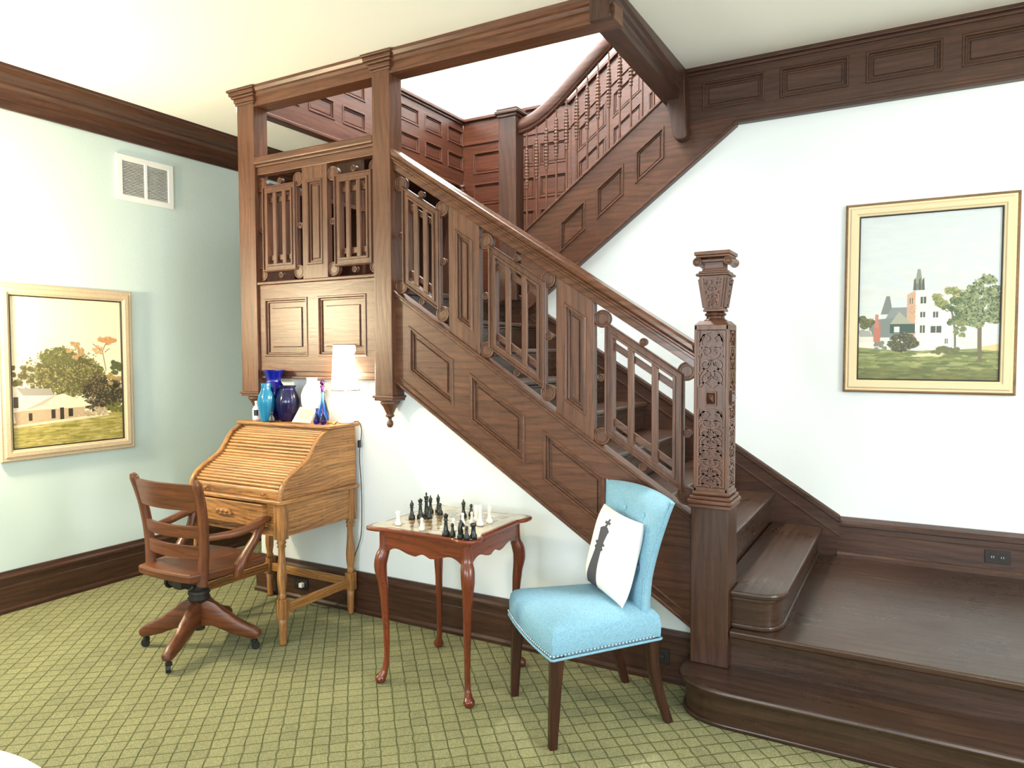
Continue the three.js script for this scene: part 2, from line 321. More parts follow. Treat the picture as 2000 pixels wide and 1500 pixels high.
/* ================================================ THE STAIR */
// lower flight
const nos = [[-0.464, 0.497], [-0.735, 0.675], [-1.006, 0.853], [-1.277, 1.031], [-1.548, 1.209], [-1.819, 1.387], [-2.09, 1.565], [-2.361, 1.743]];
{
  const st = thing('staircase', 'dark oak staircase with two broad bottom steps and a platform', 'staircase');
  // bottom step with a rounded end
  const edge = (o) => { const s = new THREE.Shape(); s.moveTo(XR, 3.22); s.lineTo(XR, 2.90 + o); s.lineTo(-0.66, 2.90 + o); s.bezierCurveTo(-0.80 + o * 0.5, 2.905 + o, -0.885 + o, 2.98 + o * 0.6, -0.885 + o, 3.10); s.lineTo(-0.885 + o, 3.22); s.closePath(); return s; };
  const slab = (s, y0, y1, b = 0.006) => { const g = shapeGeo(s, y1 - y0, b, 16); g.rotateX(-Math.PI / 2); return at(g, 0, y0, 0); };
  mesh('riser', slab(edge(0.03), 0, 0.135, 0), mat.tread, st, 'x');
  mesh('shoe_moulding', slab(edge(0.018), 0, 0.02, 0.006), mat.tread, st, 'x');
  mesh('tread', slab(edge(0), 0.133, 0.163, 0.012), mat.tread, st, 'x');
  mesh('riser', box(-0.70, XR, 0.163, 0.30, -3.30, -3.165, 0), mat.tread, st, 'x');
  // platform boards
  mesh('platform', [box(-0.688, XR, 0.297, 0.33, -3.32, -3.135, 0.009), box(-0.86, XR, 0.297, 0.3299, -4.61, -3.30, 0)], mat.tread, st, 'x');
  // second flight of treads
  nos.forEach(([x, y], i) => {
    const xe = i < 7 ? nos[i + 1][0] - 0.02 : -2.66, zf = i === 0 ? -3.165 : -3.235;
    const py = i ? nos[i - 1][1] : 0.33;
    if (i === 0) {
      const sh = (o) => { const s = new THREE.Shape(); s.moveTo(xe, 4.61); s.lineTo(x - o, 4.61); s.lineTo(x - o, 3.30 + o); s.quadraticCurveTo(x - o, 3.165 + o, x - 0.14, 3.165 + o); s.lineTo(-0.688, 3.165 + o); s.lineTo(-0.688, 3.30); s.lineTo(xe, 3.30); s.closePath(); return s; };
      mesh('tread', slab(sh(0), y - 0.03, y, 0.01), mat.tread, st, 'z');
      mesh('riser', slab(sh(0.028), py, y - 0.03, 0), mat.tread, st, 'z');
      mesh('cove_moulding', slab(sh(0.014), y - 0.045, y - 0.029, 0.005), mat.tread, st, 'z');
      mesh('shoe_moulding', slab(sh(0.016), py, py + 0.02, 0.006), mat.tread, st, 'z');
    } else {
      mesh('tread', box(xe, x, y - 0.03, y, -4.61, zf, 0.01), mat.tread, st, 'z');
      mesh('riser', box(x - 0.05, x - 0.026, py - 0.02, y - 0.03, -4.61, zf, 0), mat.tread, st, 'z');
      mesh('cove_moulding', box(x - 0.03, x - 0.012, y - 0.045, y - 0.029, -4.61, zf, 0.005), mat.tread, st, 'z');
    }
  });
  mesh('riser', box(-2.67, -2.655, 1.72, 1.89, -4.61, -3.235, 0), mat.tread, st, 'z');
  mesh('landing_floor', [box(-3.70, -2.632, 1.885, 1.92, -5.74, -3.22, 0.008), box(-3.70, -2.66, 1.44, 1.885, -5.74, -3.23, 0)], mat.tread, st, 'x');
  mesh('soffit', poly([[-2.66, 1.43], [-2.66, 1.72], [-0.72, 0.40], [-0.72, 0.33], [-0.9, 0.33]], -4.62, -3.26, 0), mat.stairDark, st, 'x');
  // skirting board climbing the wall
  const sk = x => 0.572 - 0.648 * (x + 0.377);
  mesh('skirt_board', [poly([[-0.375, 0.33], [-0.375, sk(-0.375)], [-2.64, sk(-2.64)], [-2.64, sk(-2.64) - 0.42], [-0.75, 0.33]], ZB, ZB + 0.026, 0),
    poly([[-0.372, sk(-0.372)], [-2.64, sk(-2.64)], [-2.64, sk(-2.64) - 0.04], [-0.372, sk(-0.372) - 0.04]], ZB, ZB + 0.036, 0.006),
    poly([[-0.372, sk(-0.372) - 0.11], [-2.64, sk(-2.64) - 0.11], [-2.64, sk(-2.64) - 0.125], [-0.372, sk(-0.372) - 0.125]], ZB, ZB + 0.031, 0.003)], mat.stairDark, st, 'x');
  // face string with three fielded panels
  const zf = -3.19, out = [[-2.53, slopeY(-2.53, 1.362)], [-0.86, slopeY(-0.86, 1.362)], [-0.86, slopeY(-0.86, 1.86)], [-2.53, slopeY(-2.53, 1.86)]];
  panelled(st, out, slopeY, [[-2.432, -2.155, 1.492, 1.725], [-2.035, -1.725, 1.492, 1.725], [-1.605, -1.29, 1.492, 1.725]], zf, 0.045, mat.stair, 'x', 'string_board');
  mesh('string_moulding', [poly(quad(slopeY, -2.53, -0.86, 1.352, 1.372), -3.26, zf + 0.012, 0.005), poly(quad(slopeY, -2.53, -0.86, 1.395, 1.408), -3.23, zf + 0.006, 0.004)], mat.stair, st, 'x');
}
// balustrade of the lower flight
{
  const b = thing('stair_balustrade', 'sloping oak balustrade with three fretwork panels beside the steps', 'balustrade');
  const zc = -3.2;
  mesh('ledge', [poly(quad(slopeY, -2.53, -0.86, 1.858, 1.874), zc - 0.05, zc + 0.032, 0.005), poly(quad(slopeY, -2.53, -0.86, 1.835, 1.858), zc - 0.045, zc + 0.02, 0.004)], mat.stair, b, 'x');
  mesh('handrail', [poly(quad(slopeY, -2.53, -0.845, 2.605, 2.648), zc - 0.055, zc + 0.055, 0.012), poly(quad(slopeY, -2.53, -0.845, 2.588, 2.607), zc - 0.045, zc + 0.045, 0.006), poly(quad(slopeY, -2.53, -0.845, 2.57, 2.59), zc - 0.034, zc + 0.034, 0.004), poly(quad(slopeY, -2.53, -0.845, 2.535, 2.572), zc - 0.024, zc + 0.024, 0.003)], mat.rail, b, 'x');
  for (const [a, c] of [[-2.475, -2.225], [-1.925, -1.595], [-1.285, -0.905]]) fret(b, slopeY, a, c, 1.94, 2.475, zc, mat.stair);
  for (const [a, c] of [[-2.165, -1.975], [-1.535, -1.335]]) panelled(b, quad(slopeY, a, c, 1.872, 2.538), slopeY, [[a + 0.05, c - 0.05, 1.972, 2.43]], zc + 0.02, 0.04, mat.stair, 'y', 'stile_board', 0.03);
}
// landing balustrade between the two hanging posts
{
  const b = thing('landing_balustrade', 'level oak balustrade with two fretwork panels above the desk', 'balustrade');
  const z = -3.2, x0 = -3.60, x1 = -2.645;
  panelled(b, quad(levelY, x0, x1, 1.43, 1.965), levelY, [[-3.535, -3.185, 1.53, 1.87], [-3.09, -2.73, 1.53, 1.87]], z + 0.03, 0.045, mat.stair, 'x', 'fascia_board', 0.05);
  mesh('bottom_moulding', [box(x0, x1, 1.385, 1.402, z - 0.05, z + 0.025, 0.005), box(x0, x1, 1.40, 1.432, z - 0.04, z + 0.012, 0.004)], mat.stair, b, 'x');
  mesh('ledge', box(x0, x1, 1.965, 1.985, z - 0.05, z + 0.045, 0.006), mat.stair, b, 'x');
  mesh('handrail', [box(x0, x1, 2.705, 2.755, z - 0.055, z + 0.055, 0.014), box(x0, x1, 2.69, 2.707, z - 0.045, z + 0.045, 0.006), box(x0, x1, 2.645, 2.692, z - 0.024, z + 0.03, 0.004)], mat.stair, b, 'x');
  fret(b, levelY, -3.555, -3.265, 2.045, 2.575, z + 0.005, mat.stair);
  fret(b, levelY, -2.965, -2.675, 2.045, 2.575, z + 0.005, mat.stair);
  panelled(b, quad(levelY, -3.215, -3.015, 1.983, 2.648), levelY, [[-3.17, -3.06, 2.075, 2.56]], z + 0.025, 0.04, mat.stair, 'y', 'stile_board', 0.028);
}
function hangingPost(xa, xb, label) {
  const p = thing('hanging_post', label, 'post', [0, 0, 0], 0, 'posts hanging from the ceiling beam');
  const za = -3.258, zb = -3.15, xc = (xa + xb) / 2, zc = (za + zb) / 2;
  mesh('shaft', box(xa, xb, 1.30, 3.10, za, zb, 0.004), mat.stair, p);
  const lev = [[3.085, 3.10, 0.008], [3.10, 3.125, 0.014], [3.125, 3.14, 0.026], [3.14, 3.162, 0.036], [3.162, H - 0.001, 0.046]];
  mesh('capital', lev.map(([a, c, o]) => box(xa - o, xb + o, a, c, za - o, zb + o, 0.005)), mat.stair, p, 'x');
  const r = (xb - xa) / 2;
  mesh('foot_moulding', [box(xa - 0.012, xb + 0.012, 1.287, 1.302, za - 0.012, zb + 0.012, 0.004), box(xa - 0.004, xb + 0.004, 1.272, 1.288, za - 0.004, zb + 0.004, 0.004)], mat.stair, p, 'x');
  mesh('pendant', at(lathe([[0.001, -0.155], [0.012, -0.152], [0.019, -0.138], [0.018, -0.122], [0.009, -0.108], [0.012, -0.098], [0.024, -0.092], [0.026, -0.084], [0.02, -0.078], [0.028, -0.06], [0.04, -0.035], [0.052, -0.02], [0.056, -0.012], [0.05, -0.006], [0.058, 0], [0.058, 0.004], [0.001, 0.004]]), xc, 1.272, zc), mat.stair, p);
  return p;
}
hangingPost(-3.735, -3.588, 'square oak post with turned drop at the desk’s left, nearest the pale left wall');
hangingPost(-2.65, -2.527, 'square oak post with turned drop where the sloping handrail begins');

// beams round the stairwell opening
function beamProfile(yb, yt) { return [[0, yb], [0.11, yb], [0.11, yb + 0.012], [0.102, yb + 0.016], [0.102, yb + 0.055], [0.112, yb + 0.062], [0.118, yb + 0.078], [0.13, yb + 0.084], [0.14, yb + 0.1], [0.143, yt], [0, yt]]; }
{
  const b = thing('ceiling_beam', 'long oak ceiling beam with a moulded cornice above both hanging posts', 'beam');
  mesh('beam', alongX(beamProfile(3.062, H - 0.001).map(([a, c]) => [-(-3.262 + a), c]), -3.70, -1.225), mat.stair, b, 'x');
}
{
  // return beam: runs back to the panelled frieze, easing outwards and up with the platform ceiling
  const b = thing('ceiling_beam', 'oak ceiling beam running back from the corner to the panelled frieze', 'beam');
  const sec = (z, x, y, yt) => [[x - 0.115, y], [x - 0.01, y], [x - 0.01, y + 0.012], [x - 0.018, y + 0.018], [x - 0.018, y + 0.055], [x - 0.008, y + 0.062], [x, y + 0.08], [x + 0.012, y + 0.086], [x + 0.022, y + 0.104], [x + 0.025, yt], [x - 0.115, yt]].map(p => [p[0], p[1], z]);
  const A = sec(-3.125, -1.222, 3.060, H + 0.005), B = sec(-4.64, -1.325, 3.135, H2 + 0.04), pos = [], n = A.length;
  const quadF = (a, c, d, e) => pos.push(...a, ...c, ...d, ...a, ...d, ...e);
  for (let i = 0; i < n; i++) { const j = (i + 1) % n; quadF(A[j], A[i], B[i], B[j]); }
  for (let i = 1; i < n - 1; i++) { pos.push(...A[0], ...A[i], ...A[i + 1]); pos.push(...B[0], ...B[i + 1], ...B[i]); }
  const g = new THREE.BufferGeometry(); g.setAttribute('position', new THREE.Float32BufferAttribute(pos, 3)); g.computeVertexNormals();
  mesh('beam', g, mat.stairDark, b, 'z');
  const s = new THREE.Shape(); s.moveTo(-1.405, 3.16); s.lineTo(-1.36, 2.905); s.quadraticCurveTo(-1.352, 2.875, -1.315, 2.875); s.quadraticCurveTo(-1.272, 2.875, -1.272, 2.91); s.lineTo(-1.29, 3.30); s.lineTo(-1.405, 3.30); s.closePath();
  mesh('drop_bracket', at(shapeGeo(s, 0.10, 0.008), 0, 0, -4.61), mat.stairDark, b);
}
// panelled frieze at the head of the back wall
{
  const t = new THREE.Group(); t.name = 'trim_2'; scene.add(t); struct(t);
  const z = -4.60, ops = []; for (let i = 0; i < 9; i++) ops.push([-1.19 + i * 0.462, -0.83 + i * 0.462, 3.062, 3.222]);
  panelled(t, quad(levelY, -1.36, XR, 2.97, H2 + 0.005), levelY, ops, z, 0.04, mat.stairDark, 'x', 'frieze_board', 0.03);
  mesh('bottom_moulding', [box(-1.0, XR, 2.945, 2.963, ZB, z + 0.014, 0.005), box(-1.0, XR, 2.96, 2.985, ZB, z + 0.006, 0.004)], mat.stairDark, t, 'x');
  mesh('top_moulding', [box(-1.30, XR, H2 - 0.055, H2 - 0.035, z - 0.01, z + 0.016, 0.005), box(-1.30, XR, H2 - 0.036, H2 + 0.01, z - 0.01, z + 0.034, 0.006)], mat.stairDark, t, 'x');
}

/* ------------------------------------------------ carved newel post */
function strapwork(h, w0, w1, units) { // interlaced scrolls on a face of height h, width w0 (bottom) to w1 (top)
  const out = [], T = 0.0085, D = 0.0085, W = v => (w0 + (w1 - w0) * v / h);
  const P = (u, v) => [u * W(v), v];
  const add = (a, n = 14) => { for (const s of [-1, 1]) { const c = new THREE.CatmullRomCurve3(a.map(([u, v]) => V(u * s, v, 0))); out.push(ribbon(c.getPoints(n).map(p => P(p.x, p.y)), T, D)); } };
  const L = h / units;
  for (let i = 0; i < units; i++) {
    const y = i * L, e = (a) => a.map(([u, v]) => [u, y + v * L]);
    if (i % 2 === 0) {
      add(e([[0.02, 0.0], [0.20, 0.10], [0.40, 0.28], [0.30, 0.48], [0.08, 0.52], [0.10, 0.36], [0.22, 0.36]]), 18);
      add(e([[0.44, 0.02], [0.30, 0.16], [0.10, 0.30], [0.0, 0.44]]), 10);
      add(e([[0.0, 0.58], [0.22, 0.62], [0.40, 0.78], [0.28, 0.94], [0.10, 0.90], [0.14, 0.78]]), 16);
      add(e([[0.46, 0.44], [0.36, 0.60], [0.14, 0.74], [0.0, 0.98]]), 10);
    } else {
      add(e([[0.0, 0.02], [0.26, 0.12], [0.34, 0.30], [0.16, 0.40], [0.06, 0.28], [0.18, 0.22]]), 16);
      add(e([[0.46, 0.06], [0.40, 0.26], [0.44, 0.48]]), 8);
      add(e([[0.0, 0.46], [0.20, 0.44], [0.40, 0.56], [0.40, 0.74], [0.20, 0.84], [0.08, 0.72], [0.2, 0.64]]), 18);
      add(e([[0.46, 0.60], [0.24, 0.90], [0.0, 0.98]]), 10);
    }
  }
  for (const s of [-1, 1]) out.push(ribbon([P(s * 0.5, 0), P(s * 0.5, h)], T * 1.2, D));
  return out;
}
{
  const x0 = -0.852, x1 = -0.690, z1 = -3.13, z0 = z1 - (x1 - x0), xc = (x0 + x1) / 2, zc = (z0 + z1) / 2;
  const n = thing('newel_post', 'carved square newel post with scroll capital standing on the bottom step', 'newel post', [xc, 0.163, zc]);
  const B = (r, y0, y1, b = 0.004) => box(-r, r, y0 - 0.163, y1 - 0.163, -r, r, b);
  mesh('base', B(0.082, 0.163, 0.865), mat.stairDark, n);
  mesh('base_moulding', [B(0.092, 0.855, 0.872), B(0.098, 0.872, 0.892, 0.007), B(0.088, 0.892, 0.908), B(0.080, 0.908, 0.93, 0.008)], mat.stair, n, 'x');
  mesh('shaft', [B(0.0665, 0.925, 1.655), ...[[-1, -1], [1, -1], [1, 1], [-1, 1]].map(([a, b]) => box(a > 0 ? 0.061 : -0.0745, a > 0 ? 0.0745 : -0.061, 0.925 - 0.163, 1.655 - 0.163, b > 0 ? 0.061 : -0.0745, b > 0 ? 0.0745 : -0.061, 0.003)), B(0.0745, 1.63, 1.655), B(0.0745, 0.925, 0.945)], mat.stair, n);
  const faces = [[0, 0], [Math.PI / 2, 1], [-Math.PI / 2, 2], [Math.PI, 3]];
  for (const [a] of faces) {
    const lo = strapwork(0.34, 0.112, 0.112, 4), hi = strapwork(0.245, 0.112, 0.112, 2);
    const gs = [...lo.map(g => at(g, 0, 0.948 - 0.163, 0.0665)), ...hi.map(g => at(g, 0, 1.383 - 0.163, 0.0665))];
    mesh('strapwork', gs.map(g => g.rotateY(a)), mat.stair, n);
    const py = new THREE.ConeGeometry(0.0225, 0.02, 4, 1).toNonIndexed(); py.rotateY(Math.PI / 4); py.rotateX(Math.PI / 2); py.scale(1, 1.45, 1); py.computeVertexNormals();
    mesh('boss', [at(py, 0, 1.335 - 0.163, 0.0825)].map(g => g.rotateY(a)), mat.upper, n);
    mesh('boss_frame', at(poly([[-0.023, -0.032], [0.023, -0.032], [0.023, 0.032], [-0.023, 0.032]], 0, 0.007, 0.001, [[[-0.018, -0.026], [0.018, -0.026], [0.018, 0.026], [-0.018, 0.026]]]), 0, 1.335 - 0.163, 0.0725).rotateY(a), mat.stair, n);
  }
  const frus = (a, b, y0, y1) => { const g = new THREE.CylinderGeometry(b * Math.SQRT2, a * Math.SQRT2, y1 - y0, 4, 1).toNonIndexed(); g.rotateY(Math.PI / 4); g.computeVertexNormals(); return at(g, 0, (y0 + y1) / 2 - 0.163, 0); };
  mesh('shoulder', frus(0.0725, 0.056, 1.655, 1.672), mat.stair, n, 'x');
  mesh('neck', at(lathe([[0.001, 0], [0.05, 0], [0.05, 0.006], [0.04, 0.012], [0.038, 0.022], [0.046, 0.028], [0.046, 0.034], [0.038, 0.04], [0.038, 0.048], [0.001, 0.048]]), 0, 1.670 - 0.163, 0), mat.upper, n);
  mesh('urn', [B(0.045, 1.713, 1.724, 0.003), frus(0.040, 0.060, 1.722, 1.868)], mat.stair, n);
  for (const [a] of faces) mesh('strapwork', strapwork(0.125, 0.055, 0.088, 2).map(g => { g.rotateX(0.136); at(g, 0, 1.732 - 0.163, 0.0415); return g.rotateY(a); }), mat.stair, n);
  mesh('capital', [B(0.072, 1.866, 1.878, 0.005), B(0.062, 1.876, 1.888, 0.005), B(0.05, 1.886, 1.897, 0.004), B(0.042, 1.895, 1.93, 0.004), B(0.058, 1.925, 1.94, 0.004), B(0.072, 1.945, 1.957, 0.005), B(0.078, 1.955, 1.972, 0.005)], mat.stair, n, 'x');
  for (const sx of [-1, 1]) mesh('volute', [at(new THREE.CylinderGeometry(0.019, 0.015, 0.064, 18).rotateX(Math.PI / 2), sx * 0.066, 1.928 - 0.163, 0.032), at(new THREE.CylinderGeometry(0.015, 0.019, 0.064, 18).rotateX(Math.PI / 2), sx * 0.066, 1.928 - 0.163, -0.032),
    at(new THREE.TorusGeometry(0.0165, 0.0035, 6, 20), sx * 0.066, 1.928 - 0.163, 0.065), at(new THREE.TorusGeometry(0.009, 0.003, 6, 16), sx * 0.066, 1.928 - 0.163, 0.065), at(new THREE.TorusGeometry(0.0165, 0.0035, 6, 20), sx * 0.066, 1.928 - 0.163, -0.065)], mat.stair, n, 'z');
}

/* ------------------------------------------------ upper flight */
{
  const u = thing('upper_staircase', 'upper flight with panelled side rising to the right behind the newel', 'staircase');
  const zf = -4.595, out = [[-2.50, riseY(-2.50, 2.06)], [-1.07, riseY(-1.07, 1.845)], [-1.0, 2.96], [-1.0, 3.10], [-1.30, riseY(-1.30, 2.408)], [-2.50, riseY(-2.50, 2.408)]];
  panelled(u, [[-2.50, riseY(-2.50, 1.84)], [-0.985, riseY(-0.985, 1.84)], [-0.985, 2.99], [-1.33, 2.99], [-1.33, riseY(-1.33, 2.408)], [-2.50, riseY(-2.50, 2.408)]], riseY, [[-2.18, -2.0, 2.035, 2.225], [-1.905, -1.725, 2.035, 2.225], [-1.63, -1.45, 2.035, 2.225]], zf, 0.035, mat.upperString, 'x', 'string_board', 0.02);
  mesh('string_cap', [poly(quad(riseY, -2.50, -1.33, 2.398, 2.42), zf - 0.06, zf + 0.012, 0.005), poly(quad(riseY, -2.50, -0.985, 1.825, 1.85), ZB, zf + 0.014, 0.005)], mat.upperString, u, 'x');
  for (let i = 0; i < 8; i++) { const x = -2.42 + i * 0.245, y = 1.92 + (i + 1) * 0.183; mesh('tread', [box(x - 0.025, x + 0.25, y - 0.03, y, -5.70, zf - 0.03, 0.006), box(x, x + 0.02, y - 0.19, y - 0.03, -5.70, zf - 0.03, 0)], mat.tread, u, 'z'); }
}
{
  const n = thing('newel_post', 'plain square dark newel post with flat cap at the turn of the stair', 'newel post', [-2.59, 1.92, -4.62]);
  mesh('shaft', box(-0.072, 0.072, 0, 1.315, -0.06, 0.06, 0.004), mat.stairDark, n);
  mesh('cap', [box(-0.082, 0.082, 1.315, 1.335, -0.07, 0.07, 0.005), box(-0.096, 0.096, 1.335, 1.36, -0.084, 0.084, 0.008), box(-0.086, 0.086, 1.36, 1.378, -0.074, 0.074, 0.008)], mat.stairDark, n, 'x');
}
{
  const b = thing('upper_balustrade', 'curving handrail on thin ringed balusters along the upper flight', 'balustrade');
  const z = -4.62;
  const path = [[-2.52, 3.175, z], [-2.44, 3.19, z], [-2.34, 3.235, z], [-2.22, 3.315, z], [-2.08, 3.43, z], [-1.80, 3.66, z], [-1.40, 3.985, z], [-1.0, 4.30, z]];
  mesh('handrail', [sweep(path.map(p => [...p, 0.048, 0.034]), [0, 0, 1], 16, 2.4), sweep(path.map(p => [p[0], p[1] - 0.042, p[2], 0.022, 0.02]), [0, 0, 1], 12, 3)], mat.upper, b, 'x');
  const rc = new THREE.CatmullRomCurve3(path.map(p => V(...p)));
  const railY = x => { let best = 0, bd = 9; for (let i = 0; i <= 300; i++) { const p = rc.getPoint(i / 300), d = Math.abs(p.x - x); if (d < bd) { bd = d; best = p.y; } } return best; };
  for (let i = 0; i < 16; i++) {
    const x = -2.462 + i * 0.0785, y0 = riseY(x, 2.415), y1 = railY(x) - 0.045, yc = y0 + 0.44, h = 0.27;
    const pr = [[0.001, y0], [0.009, y0], [0.0075, y0 + 0.06], [0.007, yc - h / 2 - 0.01]];
    for (let k = 0; k < 13; k++) { const t = k / 12, r = 0.008 + 0.0105 * Math.sin(Math.PI * (0.12 + 0.76 * t)), y = yc - h / 2 + t * h; pr.push([r * 0.72, y - 0.0085], [r, y - 0.005], [r, y + 0.005], [r * 0.72, y + 0.0085]); }
    pr.push([0.006, yc + h / 2 + 0.012], [0.0065, y1], [0.001, y1]);
    mesh('baluster', at(lathe(pr.filter(p => p[1] <= y1), 10), x, 0, z), mat.stair, b);
  }
}
// wainscot of the stairwell
{
  const t = new THREE.Group(); t.name = 'trim_3'; scene.add(t); struct(t); t.rotation.y = Math.PI / 2; t.position.set(-3.70, 0, 0); // local x -> -z, local z -> +x
  const ops = []; for (let i = 0; i < 8; i++) { const a = 3.395 + i * 0.3405; if (a + 0.24 < 5.72) for (const y of [3.232, 3.458]) ops.push([a, a + 0.24, y, y + 0.127]); }
  panelled(t, quad(levelY, 3.26, 5.69, 3.10, 3.67), levelY, ops, 0, 0.045, mat.upper, 'x', 'wainscot_board', 0.02);
  mesh('cap_rail', [box(3.26, 5.69, 3.668, 3.70, -0.045, 0.03, 0.008), box(3.26, 5.69, 3.65, 3.67, -0.04, 0.014, 0.005)], mat.upper, t, 'x');
  mesh('bottom_rail', box(3.26, 5.69, 3.075, 3.102, -0.06, 0.016, 0.006), mat.upper, t, 'x');
  mesh('recess', [box(4.35, 5.69, 1.92, 3.08, -0.52, -0.48, 0), box(4.33, 5.69, 1.89, 1.92, -0.52, -0.02, 0), box(4.33, 5.69, 3.08, 3.12, -0.52, -0.05, 0), box(4.33, 4.36, 1.92, 3.08, -0.52, -0.05, 0), box(5.66, 5.69, 1.92, 3.08, -0.52, -0.05, 0)], mat.stairDark, t);
  mesh('side_panel', box(3.26, 3.63, 1.92, 2.66, -0.05, -0.02, 0), mat.stairDark, t);
  mesh('recess', [box(3.62, 4.34, 1.92, 2.66, -0.48, -0.45, 0), box(3.62, 4.34, 1.89, 1.92, -0.48, -0.02, 0), box(3.62, 4.34, 2.63, 2.66, -0.48, -0.02, 0), box(3.60, 3.63, 1.92, 2.66, -0.48, -0.02, 0)], mat.stairDark, t);
  mesh('pendant', at(lathe([[0.001, -0.07], [0.014, -0.06], [0.018, -0.045], [0.01, -0.03], [0.026, -0.02], [0.026, 0], [0.001, 0]], 14), 5.62, 3.085, 0.03), mat.stairDark, t);
}
{
  const t = new THREE.Group(); t.name = 'trim_4'; scene.add(t); struct(t);
  const z = -5.69, wy = (x, u) => x < -2.62 ? u : u + 0.748 * (x + 2.62);
  const ops = []; for (const x of [-3.585, -3.25, -2.9]) for (const [a, c] of [[2.62, 2.80], [2.908, 3.09], [3.19, 3.372]]) ops.push([x, x + (x < -3 ? 0.29 : 0.255), a, c]);
  panelled(t, quad(levelY, -3.70, -2.60, 1.92, 3.67), levelY, ops, z, 0.045, mat.upper, 'x', 'wainscot_board', 0.02);
  const ops2 = []; for (let i = 0; i < 6; i++) for (const [a, c] of [[2.62, 2.80], [2.908, 3.09], [3.19, 3.372]]) ops2.push([-2.53 + i * 0.31, -2.53 + i * 0.31 + 0.24, a, c]);
  panelled(t, quad((x, u) => u + 0.748 * (x + 2.62), -2.60, -0.60, 2.0, 3.67), (x, u) => u + 0.748 * (x + 2.62), ops2, z, 0.045, mat.upper, 'x', 'wainscot_board', 0.02);
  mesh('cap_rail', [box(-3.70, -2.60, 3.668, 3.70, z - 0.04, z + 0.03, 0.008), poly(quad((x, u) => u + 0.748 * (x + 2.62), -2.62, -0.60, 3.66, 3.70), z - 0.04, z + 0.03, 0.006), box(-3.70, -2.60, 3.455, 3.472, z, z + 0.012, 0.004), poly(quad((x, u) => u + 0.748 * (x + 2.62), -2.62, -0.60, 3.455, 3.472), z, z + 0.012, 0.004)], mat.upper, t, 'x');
}

/* ================================================ WALL FITTINGS */
// air vent
{
  const v = thing('air_vent', 'white metal air vent with two louvred halves high on the left wall', 'vent', [XL, 2.745, -3.19], Math.PI / 2);
  const w = 0.215, h = 0.155;
  mesh('frame', poly([[-w, -h], [w, -h], [w, h], [-w, h]], 0, 0.014, 0.004, [[[-w + 0.045, -h + 0.04], [-0.012, -h + 0.04], [-0.012, h - 0.04], [-w + 0.045, h - 0.04]], [[0.012, -h + 0.04], [w - 0.045, -h + 0.04], [w - 0.045, h - 0.04], [0.012, h - 0.04]]]), mat.white, v);
  mesh('duct', [box(-0.18, 0.18, -0.125, -0.115, -0.5, -0.005, 0), box(-0.18, 0.18, 0.115, 0.125, -0.5, -0.005, 0), box(-0.18, -0.17, -0.125, 0.125, -0.5, -0.005, 0), box(0.17, 0.18, -0.125, 0.125, -0.5, -0.005, 0), box(-0.18, 0.18, -0.125, 0.125, -0.51, -0.5, 0)], M({ color: lin(0.42, 0.43, 0.44), roughness: 0.45, metalness: 0.7 }), v);
  for (const [a, b] of [[-w + 0.045, -0.012], [0.012, w - 0.045]]) { const s = []; for (let i = 0; i < 22; i++) { const g = new THREE.BoxGeometry(b - a, 0.0012, 0.011); g.rotateX(0.7); s.push(at(g, (a + b) / 2, -h + 0.046 + i * 0.0106, 0.007)); } const m = mesh('louvres', s, mat.white, v); m.userData.kind = 'stuff'; }
}
// outlets
function outlet(pos, turn, label, c) {
  const o = thing('power_outlet', label, 'outlet', pos, turn);
  mesh('plate', box(-0.058, 0.058, -0.036, 0.036, 0, 0.006, 0.003), mat.iron, o);
  for (const s of [-1, 1]) { const f = mesh('socket', at(new THREE.CylinderGeometry(0.016, 0.016, 0.004, 20).rotateX(Math.PI / 2), s * 0.022, 0, 0.007), mat.black, o); mesh('slot', [box(s * 0.022 - 0.006, s * 0.022 - 0.004, -0.004, 0.006, 0.0085, 0.0096, 0), box(s * 0.022 + 0.004, s * 0.022 + 0.006, -0.004, 0.006, 0.0085, 0.0096, 0)], c || mat.steel, f); }
}
outlet([0.402, 0.43, ZB + 0.0285], 0, 'dark brown power outlet in the baseboard above the stair platform');
outlet([-1.035, 0.115, ZS + 0.0265], 0, 'dark power outlet in the baseboard behind the blue chair');
outlet([-3.33, 0.10, ZS + 0.0265], 0, 'dark power outlet in the baseboard under the desk');

// paintings
function painting(draw, W, Hh, pw, ph) {
  const c = document.createElement('canvas'); c.width = pw; c.height = ph; const x = c.getContext('2d'); draw(x, pw, ph);
  const t = new THREE.CanvasTexture(c); t.colorSpace = THREE.SRGBColorSpace; t.needsUpdate = true; return M({ map: t, roughness: 0.42 });
}
const rgb = (r, g, b, a = 1) => `rgba(${Math.round(r)},${Math.round(g)},${Math.round(b)},${a})`;
function dab(x, cx, cy, rx, ry, col, rot = 0) { x.save(); x.translate(cx, cy); x.rotate(rot); x.scale(1, ry / rx); x.beginPath(); x.arc(0, 0, rx, 0, 7); x.fillStyle = col; x.fill(); x.restore(); }
function pgon(x, pts, col) { x.beginPath(); pts.forEach((p, i) => i ? x.lineTo(p[0], p[1]) : x.moveTo(p[0], p[1])); x.closePath(); x.fillStyle = col; x.fill(); }
function skyWash(x, w, h, a, b) { x.fillStyle = rgb(...a); x.fillRect(0, 0, w, h); for (let i = 0; i < 700; i++) { const t = rnd(); const v = (rnd() - 0.5) * 12; dab(x, rnd() * w, t * h, 20 + rnd() * 50, 6 + rnd() * 14, rgb(a[0] * (1 - t) + b[0] * t + v, a[1] * (1 - t) + b[1] * t + v, a[2] * (1 - t) + b[2] * t + v, 0.35), (rnd() - 0.5) * 0.4); } }
